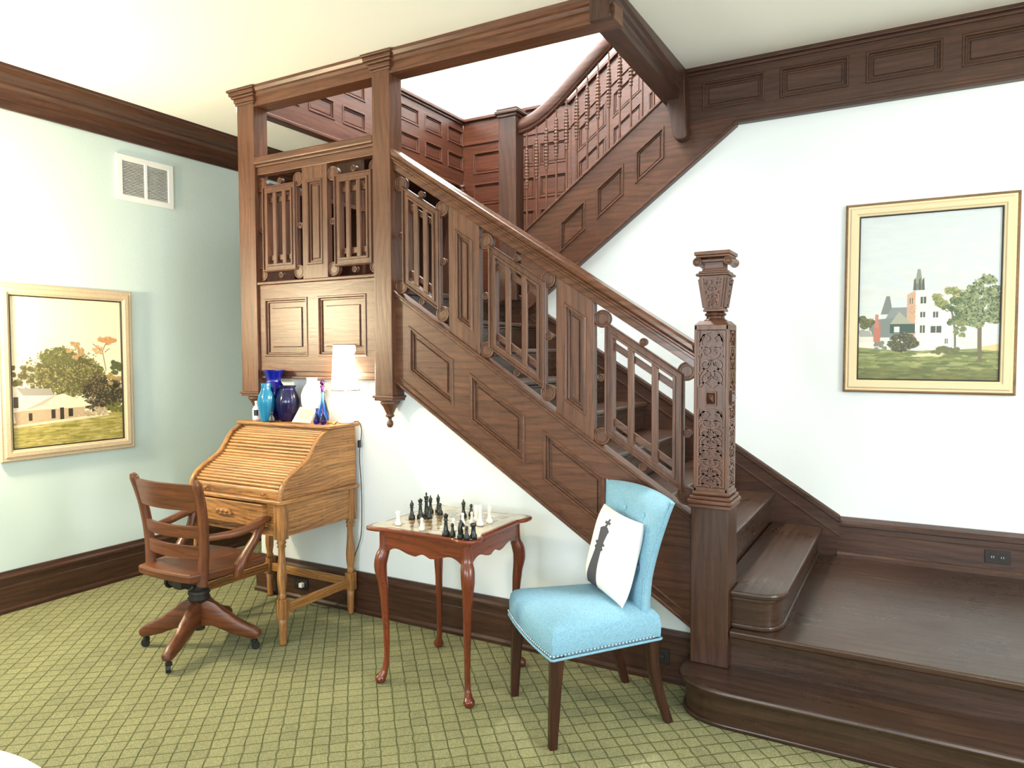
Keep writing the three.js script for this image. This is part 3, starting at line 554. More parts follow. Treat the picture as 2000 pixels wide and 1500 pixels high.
function foliage(x, cx, cy, rx, ry, n, cols, s = 7) { // leafy clumps of paint
  const k = Math.max(9, Math.round(n / 20)), m = cols[cols.length - 1];
  for (let c = 0; c < k; c++) {
    const a = rnd() * 7, r = Math.sqrt(rnd()) * 0.9, ox = cx + Math.cos(a) * r * rx, oy = cy + Math.sin(a) * r * ry, cr = rx * (0.16 + 0.16 * rnd()), cq = Math.min(ry * 0.45, cr * 0.8);
    for (let i = 0; i < 6; i++) dab(x, ox + (rnd() - 0.5) * cr * 1.6, oy + (rnd() - 0.3) * cq, s * 2, s * 1.4, rgb(m[0] * 0.88, m[1] * 0.88, m[2] * 0.88, 0.75), rnd() * 3);
    for (let i = 0; i < 34; i++) { const b = rnd() * 7, q = Math.sqrt(rnd()) * 1.1, cc = cols[Math.floor(rnd() * cols.length)], v = (rnd() - 0.5) * 26; dab(x, ox + Math.cos(b) * q * cr, oy + Math.sin(b) * q * cq, s * (0.4 + rnd() * 0.8), s * (0.3 + rnd() * 0.4), rgb(cc[0] + v, cc[1] + v, cc[2] + v, 0.85), rnd() * 3); }
  }
}
function grass(x, w, y0, y1, cols, n) { for (let i = 0; i < n; i++) { const c = cols[Math.floor(rnd() * cols.length)], v = (rnd() - 0.5) * 20; dab(x, rnd() * w, y0 + rnd() * (y1 - y0), 12 + rnd() * 50, 2 + rnd() * 6, rgb(c[0] + v, c[1] + v, c[2] + v, 0.6), (rnd() - 0.5) * 0.2); } }
const paintTower = painting((x, w, h) => {
  const X = a => a * w, Y = a => a * h, q = (a, c) => pgon(x, a.map(p => [X(p[0]), Y(p[1])]), c);
  skyWash(x, w, h, [200, 208, 212], [216, 212, 200]);
  foliage(x, X(0.05), Y(0.66), X(0.10), Y(0.06), 260, [[96, 100, 52], [130, 112, 60], [70, 84, 48]]);
  // slate roofs and spires at the left of the tower
  q([[0.17, 0.60], [0.21, 0.49], [0.235, 0.49], [0.26, 0.60]], rgb(118, 122, 118)); q([[0.25, 0.56], [0.38, 0.56], [0.40, 0.70], [0.16, 0.70]], rgb(128, 136, 136)); q([[0.09, 0.69], [0.15, 0.63], [0.30, 0.62], [0.42, 0.70], [0.42, 0.74], [0.09, 0.74]], rgb(118, 126, 122));
  q([[0.0, 0.70], [0.10, 0.70], [0.14, 0.78], [0, 0.78]], rgb(216, 210, 198)); q([[0, 0.695], [0.09, 0.70], [0.12, 0.735], [0.02, 0.735]], rgb(158, 158, 150)); q([[0.12, 0.66], [0.17, 0.64], [0.17, 0.80], [0.12, 0.80]], rgb(180, 110, 92)); q([[0.13, 0.60], [0.155, 0.60], [0.155, 0.68], [0.13, 0.68]], rgb(184, 124, 108));
  q([[0, 0.775], [0.16, 0.765], [0.16, 0.82], [0, 0.81]], rgb(226, 220, 208));
  // stone tower with its turret
  q([[0.36, 0.485], [0.43, 0.455], [0.43, 0.76], [0.36, 0.76]], rgb(196, 158, 132)); q([[0.42, 0.455], [0.66, 0.475], [0.67, 0.84], [0.42, 0.82]], rgb(236, 230, 212)); q([[0.50, 0.60], [0.67, 0.60], [0.67, 0.84], [0.50, 0.83]], rgb(240, 235, 220));
  q([[0.40, 0.46], [0.405, 0.41], [0.475, 0.405], [0.48, 0.46]], rgb(112, 118, 102)); q([[0.415, 0.42], [0.43, 0.335], [0.45, 0.335], [0.468, 0.42]], rgb(138, 142, 128)); for (const a of [0.405, 0.44, 0.465]) q([[a, 0.40], [a + 0.012, 0.385], [a + 0.018, 0.46], [a, 0.46]], rgb(82, 90, 78));
  for (let i = 0; i < 90; i++) dab(x, X(0.365 + rnd() * 0.065), Y(0.48 + rnd() * 0.27), 6, 3, rgb(170 + rnd() * 50, 120 + rnd() * 50, 100 + rnd() * 40, 0.7));
  for (const [a, b, c, d] of [[0.455, 0.50, 0.04, 0.04], [0.455, 0.59, 0.035, 0.032], [0.545, 0.59, 0.035, 0.035], [0.455, 0.67, 0.035, 0.045], [0.53, 0.675, 0.075, 0.04], [0.38, 0.505, 0.02, 0.035], [0.63, 0.75, 0.02, 0.03]]) { q([[a, b], [a + c, b], [a + c, b + d], [a, b + d]], rgb(72, 78, 70)); q([[a + c / 2 - 0.003, b], [a + c / 2 + 0.003, b], [a + c / 2 + 0.003, b + d], [a + c / 2 - 0.003, b + d]], rgb(206, 204, 190)); }
  // conical porch
  q([[0.24, 0.66], [0.305, 0.585], [0.40, 0.66]], rgb(160, 160, 142)); q([[0.24, 0.66], [0.42, 0.66], [0.42, 0.715], [0.24, 0.715]], rgb(52, 78, 66)); q([[0.27, 0.675], [0.31, 0.675], [0.31, 0.71], [0.27, 0.71]], rgb(212, 216, 206));
  // right-hand trees
  x.strokeStyle = rgb(104, 90, 68); x.lineWidth = 9; x.beginPath(); x.moveTo(X(0.70), Y(0.80)); x.quadraticCurveTo(X(0.70), Y(0.65), X(0.66), Y(0.56)); x.stroke(); x.lineWidth = 20; x.beginPath(); x.moveTo(X(0.865), Y(0.86)); x.lineTo(X(0.86), Y(0.64)); x.stroke();
  foliage(x, X(0.66), Y(0.52), X(0.13), Y(0.07), 380, [[150, 152, 92], [176, 168, 108], [112, 122, 74]], 6); foliage(x, X(0.74), Y(0.58), X(0.12), Y(0.10), 520, [[92, 108, 66], [134, 138, 88], [70, 86, 54]], 7); foliage(x, X(0.88), Y(0.55), X(0.14), Y(0.16), 1100, [[78, 98, 60], [116, 128, 84], [56, 74, 48], [150, 156, 112]], 8); foliage(x, X(0.72), Y(0.69), X(0.06), Y(0.06), 160, [[100, 112, 68], [140, 140, 92]], 6);
  // lawn
  q([[0, 0.80], [0.45, 0.83], [1, 0.80], [1, 1], [0, 1]], rgb(128, 134, 78)); q([[0.86, 0.80], [1, 0.78], [1, 0.94], [0.88, 0.86]], rgb(206, 190, 136));
  grass(x, w, Y(0.82), h, [[124, 132, 72], [98, 112, 60], [158, 156, 100], [88, 98, 50]], 900); grass(x, w, Y(0.93), h, [[84, 92, 44], [112, 110, 56]], 250); for (let i = 0; i < 60; i++) dab(x, X(0.42 + rnd() * 0.2), Y(0.835 + rnd() * 0.02), 20, 4, rgb(214, 206, 162, 0.5));
  foliage(x, X(0.335), Y(0.775), X(0.10), Y(0.055), 700, [[86, 84, 54], [112, 106, 68], [62, 62, 42]], 6); foliage(x, X(0.17), Y(0.79), X(0.05), Y(0.035), 160, [[110, 112, 92], [140, 138, 118]], 5); foliage(x, X(0.64), Y(0.82), X(0.10), Y(0.022), 260, [[88, 94, 56], [114, 112, 66]], 5); x.lineWidth = 18; x.strokeStyle = rgb(108, 96, 70); x.beginPath(); x.moveTo(X(0.868), Y(0.88)); x.lineTo(X(0.862), Y(0.70)); x.stroke();
  x.strokeStyle = rgb(70, 72, 40, 0.8); x.lineWidth = 2; x.beginPath(); for (let i = 0; i < 22; i++) { const px = X(0.78 + i * 0.005), py = Y(0.885 + 0.006 * Math.sin(i * 2.1)); i ? x.lineTo(px, py) : x.moveTo(px, py); } x.stroke();
}, 0, 0, 720, 980);
const paintCottage = painting((x, w, h) => {
  const X = a => a * w, Y = a => a * h, q = (a, c) => pgon(x, a.map(p => [X(p[0]), Y(p[1])]), c);
  skyWash(x, w, h, [232, 220, 190], [240, 232, 200]);
  foliage(x, X(0.06), Y(0.52), X(0.10), Y(0.07), 300, [[78, 76, 44], [104, 92, 56]]); foliage(x, X(0.46), Y(0.52), X(0.34), Y(0.15), 2600, [[104, 108, 62], [134, 128, 78], [76, 80, 46], [156, 146, 96], [88, 84, 50]], 8); foliage(x, X(0.40), Y(0.40), X(0.16), Y(0.06), 420, [[110, 112, 66], [90, 92, 54]], 7); foliage(x, X(0.55), Y(0.36), X(0.08), Y(0.06), 200, [[186, 150, 110], [160, 132, 92]], 6); foliage(x, X(0.92), Y(0.48), X(0.09), Y(0.05), 260, [[70, 84, 56], [98, 100, 64]], 6);
  foliage(x, X(0.80), Y(0.66), X(0.20), Y(0.13), 1500, [[58, 52, 34], [92, 80, 52], [140, 120, 84], [44, 42, 28]], 7); foliage(x, X(0.92), Y(0.56), X(0.08), Y(0.05), 160, [[188, 150, 96], [160, 140, 90]], 6);
  x.strokeStyle = rgb(140, 112, 80); x.lineWidth = 6; for (const a of [[[0.84, 0.50], [0.81, 0.36], [0.86, 0.28]], [[0.81, 0.38], [0.76, 0.33]], [[0.83, 0.37], [0.88, 0.34]], [[0.81, 0.36], [0.72, 0.31]]]) { x.beginPath(); a.forEach((p, i) => i ? x.lineTo(X(p[0]), Y(p[1])) : x.moveTo(X(p[0]), Y(p[1]))); x.stroke(); } foliage(x, X(0.86), Y(0.285), X(0.09), Y(0.035), 110, [[206, 150, 104], [190, 140, 96]], 6); foliage(x, X(0.77), Y(0.35), X(0.05), Y(0.03), 40, [[200, 160, 120]], 5);
  // ground
  q([[0, 0.83], [1, 0.80], [1, 1], [0, 1]], rgb(164, 150, 82)); grass(x, w, Y(0.83), h, [[150, 140, 66], [178, 162, 98], [128, 122, 52], [196, 180, 120]], 700); foliage(x, X(0.93), Y(0.77), X(0.12), Y(0.03), 260, [[92, 96, 40], [120, 116, 56]], 7);
  // cottage
  q([[0.03, 0.66], [0.05, 0.60], [0.33, 0.615], [0.36, 0.66], [0.14, 0.75], [0.03, 0.75]], rgb(204, 198, 190)); q([[0.05, 0.60], [0.33, 0.615], [0.36, 0.66], [0.10, 0.652]], rgb(150, 146, 138)); q([[0.02, 0.66], [0.06, 0.66], [0.06, 0.73], [0.02, 0.73]], rgb(60, 54, 42));
  q([[0.10, 0.75], [0.62, 0.74], [0.64, 0.82], [0.04, 0.845], [0.02, 0.76]], rgb(186, 160, 130)); q([[0.10, 0.752], [0.34, 0.665], [0.44, 0.65], [0.70, 0.74], [0.60, 0.75]], rgb(226, 212, 182)); q([[0.10, 0.752], [0.34, 0.665], [0.38, 0.66], [0.26, 0.72]], rgb(176, 166, 152));
  for (let i = 0; i < 120; i++) dab(x, X(0.05 + rnd() * 0.55), Y(0.77 + rnd() * 0.06), 8, 4, rgb(170 + rnd() * 50, 146 + rnd() * 40, 118 + rnd() * 40, 0.6));
  for (const [a, b, c, d] of [[0.33, 0.755, 0.035, 0.06], [0.405, 0.745, 0.035, 0.09], [0.48, 0.755, 0.04, 0.055], [0.14, 0.77, 0.03, 0.05]]) q([[a, b], [a + c, b], [a + c, b + d], [a, b + d]], rgb(48, 44, 34));
  q([[0.0, 0.845], [0.64, 0.815], [0.85, 0.81], [0.86, 0.82], [0.6, 0.835], [0.0, 0.86]], rgb(222, 206, 176)); foliage(x, X(0.72), Y(0.79), X(0.12), Y(0.028), 200, [[206, 190, 158], [170, 150, 116]], 6);
  x.strokeStyle = rgb(110, 96, 54, 0.8); x.lineWidth = 2; x.beginPath(); for (let i = 0; i < 20; i++) { const px = X(0.84 + i * 0.0045), py = Y(0.845 + 0.005 * Math.sin(i * 1.9)); i ? x.lineTo(px, py) : x.moveTo(px, py); } x.stroke();
}, 0, 0, 720, 1000);
const frameCream = M({ color: lin(0.74, 0.60, 0.38), roughness: 0.5 }), frameBrown = wood([0.34, 0.18, 0.06], 0.45), linen = M({ color: lin(0.72, 0.56, 0.38), roughness: 0.7, map: weave });
function framed(name, label, pos, turn, tilt, W, Hh, canvasMat, fw, mats, roll = 0) {
  const g = thing(name, label, 'painting', pos, turn); g.rotation.order = 'YXZ'; g.rotation.x = tilt; g.rotation.z = roll;
  const w = W / 2, h = Hh / 2, R = (o) => [[-w + o, -h + o], [w - o, -h + o], [w - o, h - o], [-w + o, h - o]];
  mesh('frame', [poly(R(0.01), 0.004, 0.028, 0.004, [R(fw)]), poly(R(fw * 0.3), 0.01, 0.036, 0.01, [R(fw * 0.92)])], mats[0], g, 'x');
  mesh('frame_edge', poly(R(0), 0, 0.030, 0.008, [R(0.020)]), mats[1], g, 'x');
  mesh('liner', poly(R(fw - 0.002), 0.004, 0.024, 0.002, [R(fw + 0.007)]), mat.iron, g);
  const q = new THREE.PlaneGeometry(W - 2 * fw, Hh - 2 * fw); at(q, 0, 0, 0.012);
  mesh('canvas', q, canvasMat, g, 'x', true);
}
framed('painting', 'framed painting of a pale stone tower house and lawn above the platform', [0.050, 1.841, ZB + 0.003], 0, 0, 0.834, 1.078, paintTower, 0.072, [frameCream, frameBrown], -0.004);
framed('painting', 'framed painting of a low cottage under trees on the left wall', [XL + 0.004, 1.432, -2.628], Math.PI / 2, 0, 0.838, 1.07, paintCottage, 0.070, [linen, linen]);

/* ================================================ ROLL-TOP DESK */
{
  const d = thing('roll_top_desk', 'golden oak roll-top desk with slatted cover against the stair wall', 'desk');
  const x0 = -3.59, x1 = -2.862, zf = -2.648, zb = -3.222;
  // side cheeks: (z, y) outline
  const prof = [[zf + 0.002, 0.772], [zf - 0.003, 0.80], [zf - 0.014, 0.838], [zf - 0.045, 0.872], [zf - 0.092, 0.903], [zf - 0.150, 0.934], [zf - 0.195, 0.962], [zf - 0.225, 0.995], [zf - 0.25, 1.03], [zf - 0.275, 1.062], [zf - 0.31, 1.088], [zf - 0.36, 1.108], [zf - 0.40, 1.114], [zb, 1.114], [zb, 0.772]];
  const cheek = (xa, xb) => { const g = poly(prof.map(([z, y]) => [-z, y]), 0, xb - xa, 0.004); g.rotateY(Math.PI / 2); return at(g, xa, 0, 0); };
  for (const [a, b] of [[x0, x0 + 0.02], [x1 - 0.02, x1]]) {
    const m = mesh('side_panel', cheek(a, b), mat.oak, d, 'z');
    const edge = prof.slice(0, 12); const pts = edge.map(([z, y]) => [a === x0 ? a + 0.01 : b - 0.01, y, z]);
    mesh('edge_moulding', sweep(pts.map(p => [...p, 0.008, 0.015]), [1, 0, 0], 10, 3, 3), mat.oak, m, 'z');
  }
  mesh('top_board', [box(x0 - 0.012, x1 + 0.026, 1.114, 1.134, zb - 0.01, -2.985, 0.006), box(x0 + 0.02, x1 - 0.02, 1.058, 1.114, -3.03, -3.01, 0.002)], mat.oak, d, 'x');
  mesh('back_panel', box(x0 + 0.02, x1 - 0.02, 0.772, 1.114, zb, zb + 0.012, 0), mat.oak, d, 'x');
  // tambour slats follow the cheek, a little inside
  const c = new THREE.CatmullRomCurve3(prof.slice(1, 12).map(([z, y]) => V(0, y - 0.014, z - 0.014)));
  const N = 22;
  for (let i = 0; i < N; i++) {
    const t = 0.06 + 0.93 * i / (N - 1), p = c.getPointAt(Math.min(1, t)), T = c.getTangentAt(Math.min(1, t));
    const s = new THREE.Shape(); const hw = 0.0100; s.moveTo(-hw, -0.006); s.lineTo(hw, -0.006); s.lineTo(hw, 0.0005); s.quadraticCurveTo(hw * 0.8, 0.009, 0, 0.0095); s.quadraticCurveTo(-hw * 0.8, 0.009, -hw, 0.0005); s.closePath();
    const g = new THREE.ExtrudeGeometry(s, { depth: x1 - x0 - 0.044, bevelEnabled: false, curveSegments: 4 }); g.rotateY(Math.PI / 2); // shape x -> -z, shape y -> y, depth -> x
    g.rotateX(Math.atan2(T.y, -T.z));
    at(g, x0 + 0.022, p.y, p.z); mesh('tambour_slat', g, mat.oakSlat, d, 'x');
  }
  const lift = mesh('lift_rail', box(x0 + 0.022, x1 - 0.022, 0.774, 0.816, zf - 0.024, zf - 0.006, 0.004), mat.oak, d, 'x');
  for (const x of [-3.44, -2.99]) mesh('knob', at(lathe([[0.001, 0], [0.005, 0], [0.005, 0.008], [0.010, 0.012], [0.010, 0.018], [0.001, 0.021]], 14).rotateX(Math.PI / 2), x, 0.796, zf - 0.006), mat.oak, lift);
  mesh('writing_surface', box(x0 - 0.018, x1 + 0.018, 0.75, 0.773, zb - 0.008, zf + 0.022, 0.008), mat.oak, d, 'x');
  // carcass rails
  mesh('side_rail', box(x1 - 0.03, x1 - 0.008, 0.575, 0.75, zb + 0.04, zf - 0.045, 0.003), mat.oak, d, 'z');
  mesh('side_rail', box(x0 + 0.008, x0 + 0.03, 0.575, 0.75, zb + 0.04, zf - 0.045, 0.003), mat.oak, d, 'z');
  mesh('back_rail', box(x0 + 0.03, x1 - 0.03, 0.575, 0.75, zb + 0.008, zb + 0.03, 0.003), mat.oak, d, 'x');
  mesh('front_rail', [box(x0 + 0.05, x1 - 0.05, 0.575, 0.615, zf - 0.03, zf - 0.01, 0.003), box(x0 + 0.05, x0 + 0.10, 0.615, 0.75, zf - 0.03, zf - 0.01, 0.003), box(x1 - 0.12, x1 - 0.05, 0.615, 0.75, zf - 0.03, zf - 0.01, 0.003)], mat.oak, d, 'x');
  const dr = mesh('drawer', [box(x0 + 0.102, x1 - 0.115, 0.625, 0.744, zf - 0.012, zf + 0.026, 0.004), box(x0 + 0.12, x1 - 0.14, 0.63, 0.735, -2.95, zf - 0.012, 0)], mat.oak, d, 'x');
  const hx = -3.265, hs = new THREE.Shape(); hs.moveTo(-0.06, 0); hs.bezierCurveTo(-0.06, 0.026, -0.03, 0.03, 0, 0.03); hs.bezierCurveTo(0.03, 0.03, 0.06, 0.026, 0.06, 0); hs.bezierCurveTo(0.05, -0.012, 0.035, 0.004, 0.02, -0.010); hs.bezierCurveTo(0.01, -0.002, -0.01, -0.002, -0.02, -0.010); hs.bezierCurveTo(-0.035, 0.004, -0.05, -0.012, -0.06, 0);
  mesh('carved_pull', [at(shapeGeo(hs, 0.018, 0.005), hx, 0.675, zf + 0.026), ...[-0.036, 0, 0.036].map(o => at(new THREE.SphereGeometry(0.011, 10, 8), hx + o, 0.689, zf + 0.042))], mat.oak, dr, 'x');
  // turned legs
  const leg = (x, z) => {
    const pr = [[0.001, 0], [0.016, 0], [0.019, 0.012], [0.017, 0.024], [0.020, 0.032], [0.0205, 0.10], [0.0235, 0.145], [0.001, 0.145]];
    const up = [[0.001, 0.245], [0.024, 0.245], [0.018, 0.255], [0.024, 0.265], [0.018, 0.275], [0.0185, 0.285], [0.024, 0.32], [0.026, 0.36], [0.021, 0.43], [0.017, 0.49], [0.0165, 0.515], [0.024, 0.525], [0.018, 0.535], [0.026, 0.545], [0.020, 0.556], [0.026, 0.565], [0.001, 0.565]];
    mesh('leg', [at(lathe(pr, 18), x, 0, z), box(x - 0.025, x + 0.025, 0.143, 0.247, z - 0.025, z + 0.025, 0.004), at(lathe(up, 18), x, 0, z), box(x - 0.027, x + 0.027, 0.563, 0.75, z - 0.027, z + 0.027, 0.003)], mat.oak, d);
  };
  for (const x of [x0 + 0.027, x1 - 0.027]) for (const z of [zf - 0.022, zb + 0.027]) leg(x, z);
  for (const x of [x0 + 0.027, x1 - 0.027]) mesh('stretcher', box(x - 0.01, x + 0.01, 0.165, 0.215, zb + 0.05, zf - 0.045, 0.004), mat.oak, d, 'z');
  mesh('stretcher', box(x0 + 0.05, x1 - 0.05, 0.165, 0.215, zb + 0.017, zb + 0.037, 0.004), mat.oak, d, 'x');
}

/* ------------------------------------------------ things on the desk (top at 1.134) */
const DT = 1.134;
const glass = (r, g, b, dist, rough = 0.05) => M({ color: lin(1, 1, 1), transmission: 1, roughness: rough, thickness: 0.03, ior: 1.5, attenuationColor: lin(r, g, b), attenuationDistance: dist });
const cobalt = M({ color: lin(0.004, 0.008, 0.22), roughness: 0.08, transmission: 0.2, thickness: 0.01, ior: 1.5 }), navy = M({ color: lin(0.006, 0.006, 0.045), roughness: 0.1 }), azure = M({ color: lin(0.012, 0.16, 0.32), roughness: 0.14 });
function fluted(prof, n, amp, seg = 72) { // lathe whose radius ripples
  const g = lathe(prof, seg), p = g.attributes.position;
  for (let i = 0; i < p.count; i++) { const x = p.getX(i), z = p.getZ(i), r = Math.hypot(x, z), a = Math.atan2(z, x); if (r > 0.006) { const k = 1 + amp * Math.cos(a * n); p.setX(i, x * k); p.setZ(i, z * k); } }
  g.computeVertexNormals(); return g;
}
{
  const v = mesh('glass_vase', fluted([[0.001, 0], [0.032, 0], [0.036, 0.008], [0.045, 0.05], [0.062, 0.10], [0.070, 0.145], [0.072, 0.175], [0.062, 0.205], [0.048, 0.225], [0.042, 0.24], [0.046, 0.262], [0.058, 0.292], [0.066, 0.305], [0.060, 0.303], [0.042, 0.26], [0.036, 0.24], [0.06, 0.20], [0.07, 0.17], [0.04, 0.06], [0.001, 0.02]], 10, 0.018), cobalt);
  v.position.set(-3.425, DT, -3.125); tag(v, 'tall cobalt blue glass vase with ruffled flaring neck, tallest on the desk', 'vase');
}
{
  const v = mesh('glass_vase', fluted([[0.001, 0], [0.028, 0], [0.030, 0.006], [0.036, 0.05], [0.047, 0.10], [0.050, 0.128], [0.043, 0.158], [0.030, 0.185], [0.026, 0.205], [0.028, 0.228], [0.024, 0.228], [0.022, 0.205], [0.001, 0.19]], 12, 0.03), azure);
  v.position.set(-3.375, DT, -3.02); tag(v, 'slim turquoise blue vase standing in front of the cobalt vase', 'vase');
}
{
  const v = mesh('glass_vase', fluted([[0.001, 0], [0.038, 0], [0.042, 0.006], [0.056, 0.05], [0.071, 0.10], [0.072, 0.13], [0.060, 0.165], [0.046, 0.188], [0.044, 0.20], [0.053, 0.213], [0.048, 0.213], [0.038, 0.196], [0.001, 0.18]], 16, 0.022), navy);
  v.position.set(-3.283, DT, -3.10); tag(v, 'squat dark navy ribbed vase in the middle of the desk top', 'vase');
}
{
  const v = thing('white_vase', 'white ceramic pitcher vase behind the small framed card', 'vase', [-3.145, DT, -3.165]);
  mesh('body', lathe([[0.001, 0], [0.04, 0], [0.044, 0.008], [0.056, 0.06], [0.066, 0.12], [0.066, 0.16], [0.052, 0.20], [0.034, 0.225], [0.03, 0.245], [0.036, 0.262], [0.03, 0.26], [0.024, 0.24], [0.001, 0.22]]), mat.ceramic, v);
  mesh('handle', tube([[0.032, 0.235, 0], [0.07, 0.23, 0], [0.09, 0.19, 0], [0.062, 0.15, 0]], 0.007), mat.ceramic, v);
}
{
  const v = thing('small_bottle', 'small white bottle with a dark label at the desk’s left end', 'bottle', [-3.52, DT, -3.075]);
  mesh('body', lathe([[0.001, 0], [0.024, 0], [0.026, 0.005], [0.026, 0.065], [0.018, 0.082], [0.01, 0.09], [0.01, 0.10], [0.001, 0.10]], 20), mat.ceramic, v);
  mesh('cap', at(lathe([[0.001, 0], [0.011, 0], [0.011, 0.016], [0.001, 0.017]], 16), 0, 0.10, 0), mat.white, v);
  const lb = new THREE.CylinderGeometry(0.0264, 0.0264, 0.036, 14, 1, true, 0.1, 1.1); mesh('label', at(lb, 0, 0.045, 0), mat.black, v);
}
{
  const v = thing('perfume_bottle', 'tiny dark stoppered bottle tucked between the turquoise and navy vases', 'bottle', [-3.313, DT, -3.005]);
  mesh('body', lathe([[0.001, 0], [0.017, 0], [0.019, 0.012], [0.013, 0.03], [0.006, 0.04], [0.006, 0.046], [0.001, 0.046]], 18), mat.black, v);
  mesh('stopper', at(new THREE.SphereGeometry(0.009, 12, 10), 0, 0.053, 0), mat.iron, v);
}
{ // small framed card leaning back
  const c = thing('card_frame', 'small cream framed card leaning on the desk top', 'frame', [-3.09, DT + 0.003, -3.02], -0.05); c.rotation.order = 'YXZ'; c.rotation.x = -0.65;
  const cm = M({ color: lin(0.72, 0.66, 0.50), roughness: 0.5 }), gold = M({ color: lin(0.66, 0.48, 0.16), roughness: 0.5 });
  mesh('frame', poly([[-0.075, 0], [0.075, 0], [0.075, 0.105], [-0.075, 0.105]], 0, 0.008, 0.002, [[[-0.052, 0.02], [0.052, 0.02], [0.052, 0.086], [-0.052, 0.086]]]), cm, c);
  mesh('card', box(-0.054, 0.054, 0.018, 0.088, 0.001, 0.003, 0), M({ color: lin(0.78, 0.70, 0.46), roughness: 0.6 }), c);
  mesh('gilt_pattern', [[-0.034, 0.06], [-0.012, 0.045], [0.012, 0.066], [0.034, 0.05], [-0.02, 0.034], [0.024, 0.034]].map(([a, b]) => at(new THREE.TorusGeometry(0.008, 0.0018, 5, 12, 4.2), a, b, 0.0035)), gold, c);
}
{ // decanter
  const v = thing('glass_decanter', 'pale blue glass decanter with a purple stopper beside the lamp', 'decanter', [-2.985, DT, -3.085]);
  mesh('body', lathe([[0.001, 0], [0.012, 0], [0.030, 0.004], [0.036, 0.03], [0.036, 0.06], [0.026, 0.10], [0.014, 0.14], [0.011, 0.17], [0.014, 0.185], [0.001, 0.185]], 6), glass(0.10, 0.35, 0.85, 0.03), v);
  mesh('stopper', [at(lathe([[0.001, 0], [0.009, 0], [0.011, 0.02], [0.017, 0.034], [0.001, 0.04]], 12), 0, 0.183, 0), at(new THREE.IcosahedronGeometry(0.017, 0), 0, 0.236, 0)], glass(0.35, 0.10, 0.45, 0.02), v);
}
for (const [x, z, c, l] of [[-2.985, -3.035, [0.04, 0.05, 0.62], 'small blue glass drop bottle in front of the decanter'], [-2.935, -3.035, [0.40, 0.10, 0.45], 'small violet glass drop bottle at the decanter’s right']]) {
  const v = thing('bud_bottle', l, 'bottle', [x, DT, z]);
  mesh('body', lathe([[0.001, 0], [0.012, 0], [0.019, 0.012], [0.019, 0.03], [0.009, 0.05], [0.005, 0.065], [0.005, 0.088], [0.008, 0.092], [0.001, 0.092]], 18), glass(...c, 0.012), v);
}
{ // brass trinket
  const v = thing('brass_trinket', 'little brass figure lying by the lamp base', 'trinket', [-2.90, DT, -3.06]);
  mesh('body', sweep([[-0.04, 0.008, 0, 0.006, 0.006], [-0.02, 0.012, 0.004, 0.010, 0.009], [0.005, 0.010, 0, 0.006, 0.006], [0.03, 0.013, -0.004, 0.010, 0.010], [0.045, 0.016, 0, 0.005, 0.005]], [0, 0, 1], 10, 2), mat.brass, v);
  for (const q of [-0.02, 0.03]) mesh('foot', at(new THREE.SphereGeometry(0.006, 8, 6), q, 0.006, 0.008), mat.brass, v);
}
{ // desk lamp
  const g = thing('desk_lamp', 'lit table lamp with a white drum shade on the desk’s right corner', 'lamp', [-2.885, DT, -3.168]);
  mesh('base', lathe([[0.001, 0], [0.044, 0], [0.046, 0.008], [0.04, 0.016], [0.02, 0.024], [0.012, 0.04], [0.016, 0.06], [0.026, 0.10], [0.024, 0.14], [0.010, 0.17], [0.008, 0.21], [0.008, 0.26], [0.001, 0.26]]), mat.ceramic, g);
  const shadeMat = M({ color: lin(0.92, 0.88, 0.80), roughness: 1, transmission: 0.5, thickness: 0, side: THREE.DoubleSide, emissive: lin(1.0, 0.93, 0.80), emissiveIntensity: 0.35 });
  const s = mesh('lamp_shade', at(new THREE.CylinderGeometry(0.068, 0.080, 0.262, 40, 1, true), 0, 0.325, 0), shadeMat, g);
  mesh('shade_ring', [at(new THREE.TorusGeometry(0.068, 0.0026, 6, 40).rotateX(Math.PI / 2), 0, 0.456, 0), at(new THREE.TorusGeometry(0.080, 0.0026, 6, 40).rotateX(Math.PI / 2), 0, 0.1925, 0)], mat.iron, s);
  mesh('bulb', at(new THREE.SphereGeometry(0.028, 16, 12), 0, 0.30, 0), new THREE.MeshStandardMaterial({ color: 0xffffff, emissive: lin(1, 0.85, 0.62), emissiveIntensity: 6 }), g);
  const L = new THREE.PointLight(lin(1.0, 0.82, 0.55), LIGHT.deskLamp, 0, 2); L.position.set(0, 0.30, 0); L.castShadow = true; L.shadow.radius = 1.4; g.add(L);
}
{ // lamp cord
  const c = thing('lamp_cord', 'thin dark lamp cord with inline switch hanging by the desk', 'cord');
  mesh('wire', tube([[-2.86, DT + 0.004, -3.20], [-2.85, DT + 0.004, -3.235], [-2.832, 1.10, -3.240], [-2.842, 0.95, -3.232], [-2.836, 0.78, -3.236], [-2.835, 0.62, -3.238], [-2.845, 0.45, -3.236], [-2.89, 0.34, -3.236], [-2.90, 0.27, -3.222], [-2.91, 0.12, -3.205], [-3.05, 0.012, -3.19], [-3.25, 0.012, -3.19], [-3.31, 0.06, -3.205], [-3.31, 0.10, -3.222]], 0.0026, 90, 6), mat.iron, c);
  mesh('switch', box(-2.85, -2.832, 0.985, 1.03, -3.238, -3.222, 0.005), mat.black, c);
  mesh('plug', box(-3.322, -3.294, 0.086, 0.114, -3.226, -3.20, 0.004), mat.white, c);
}

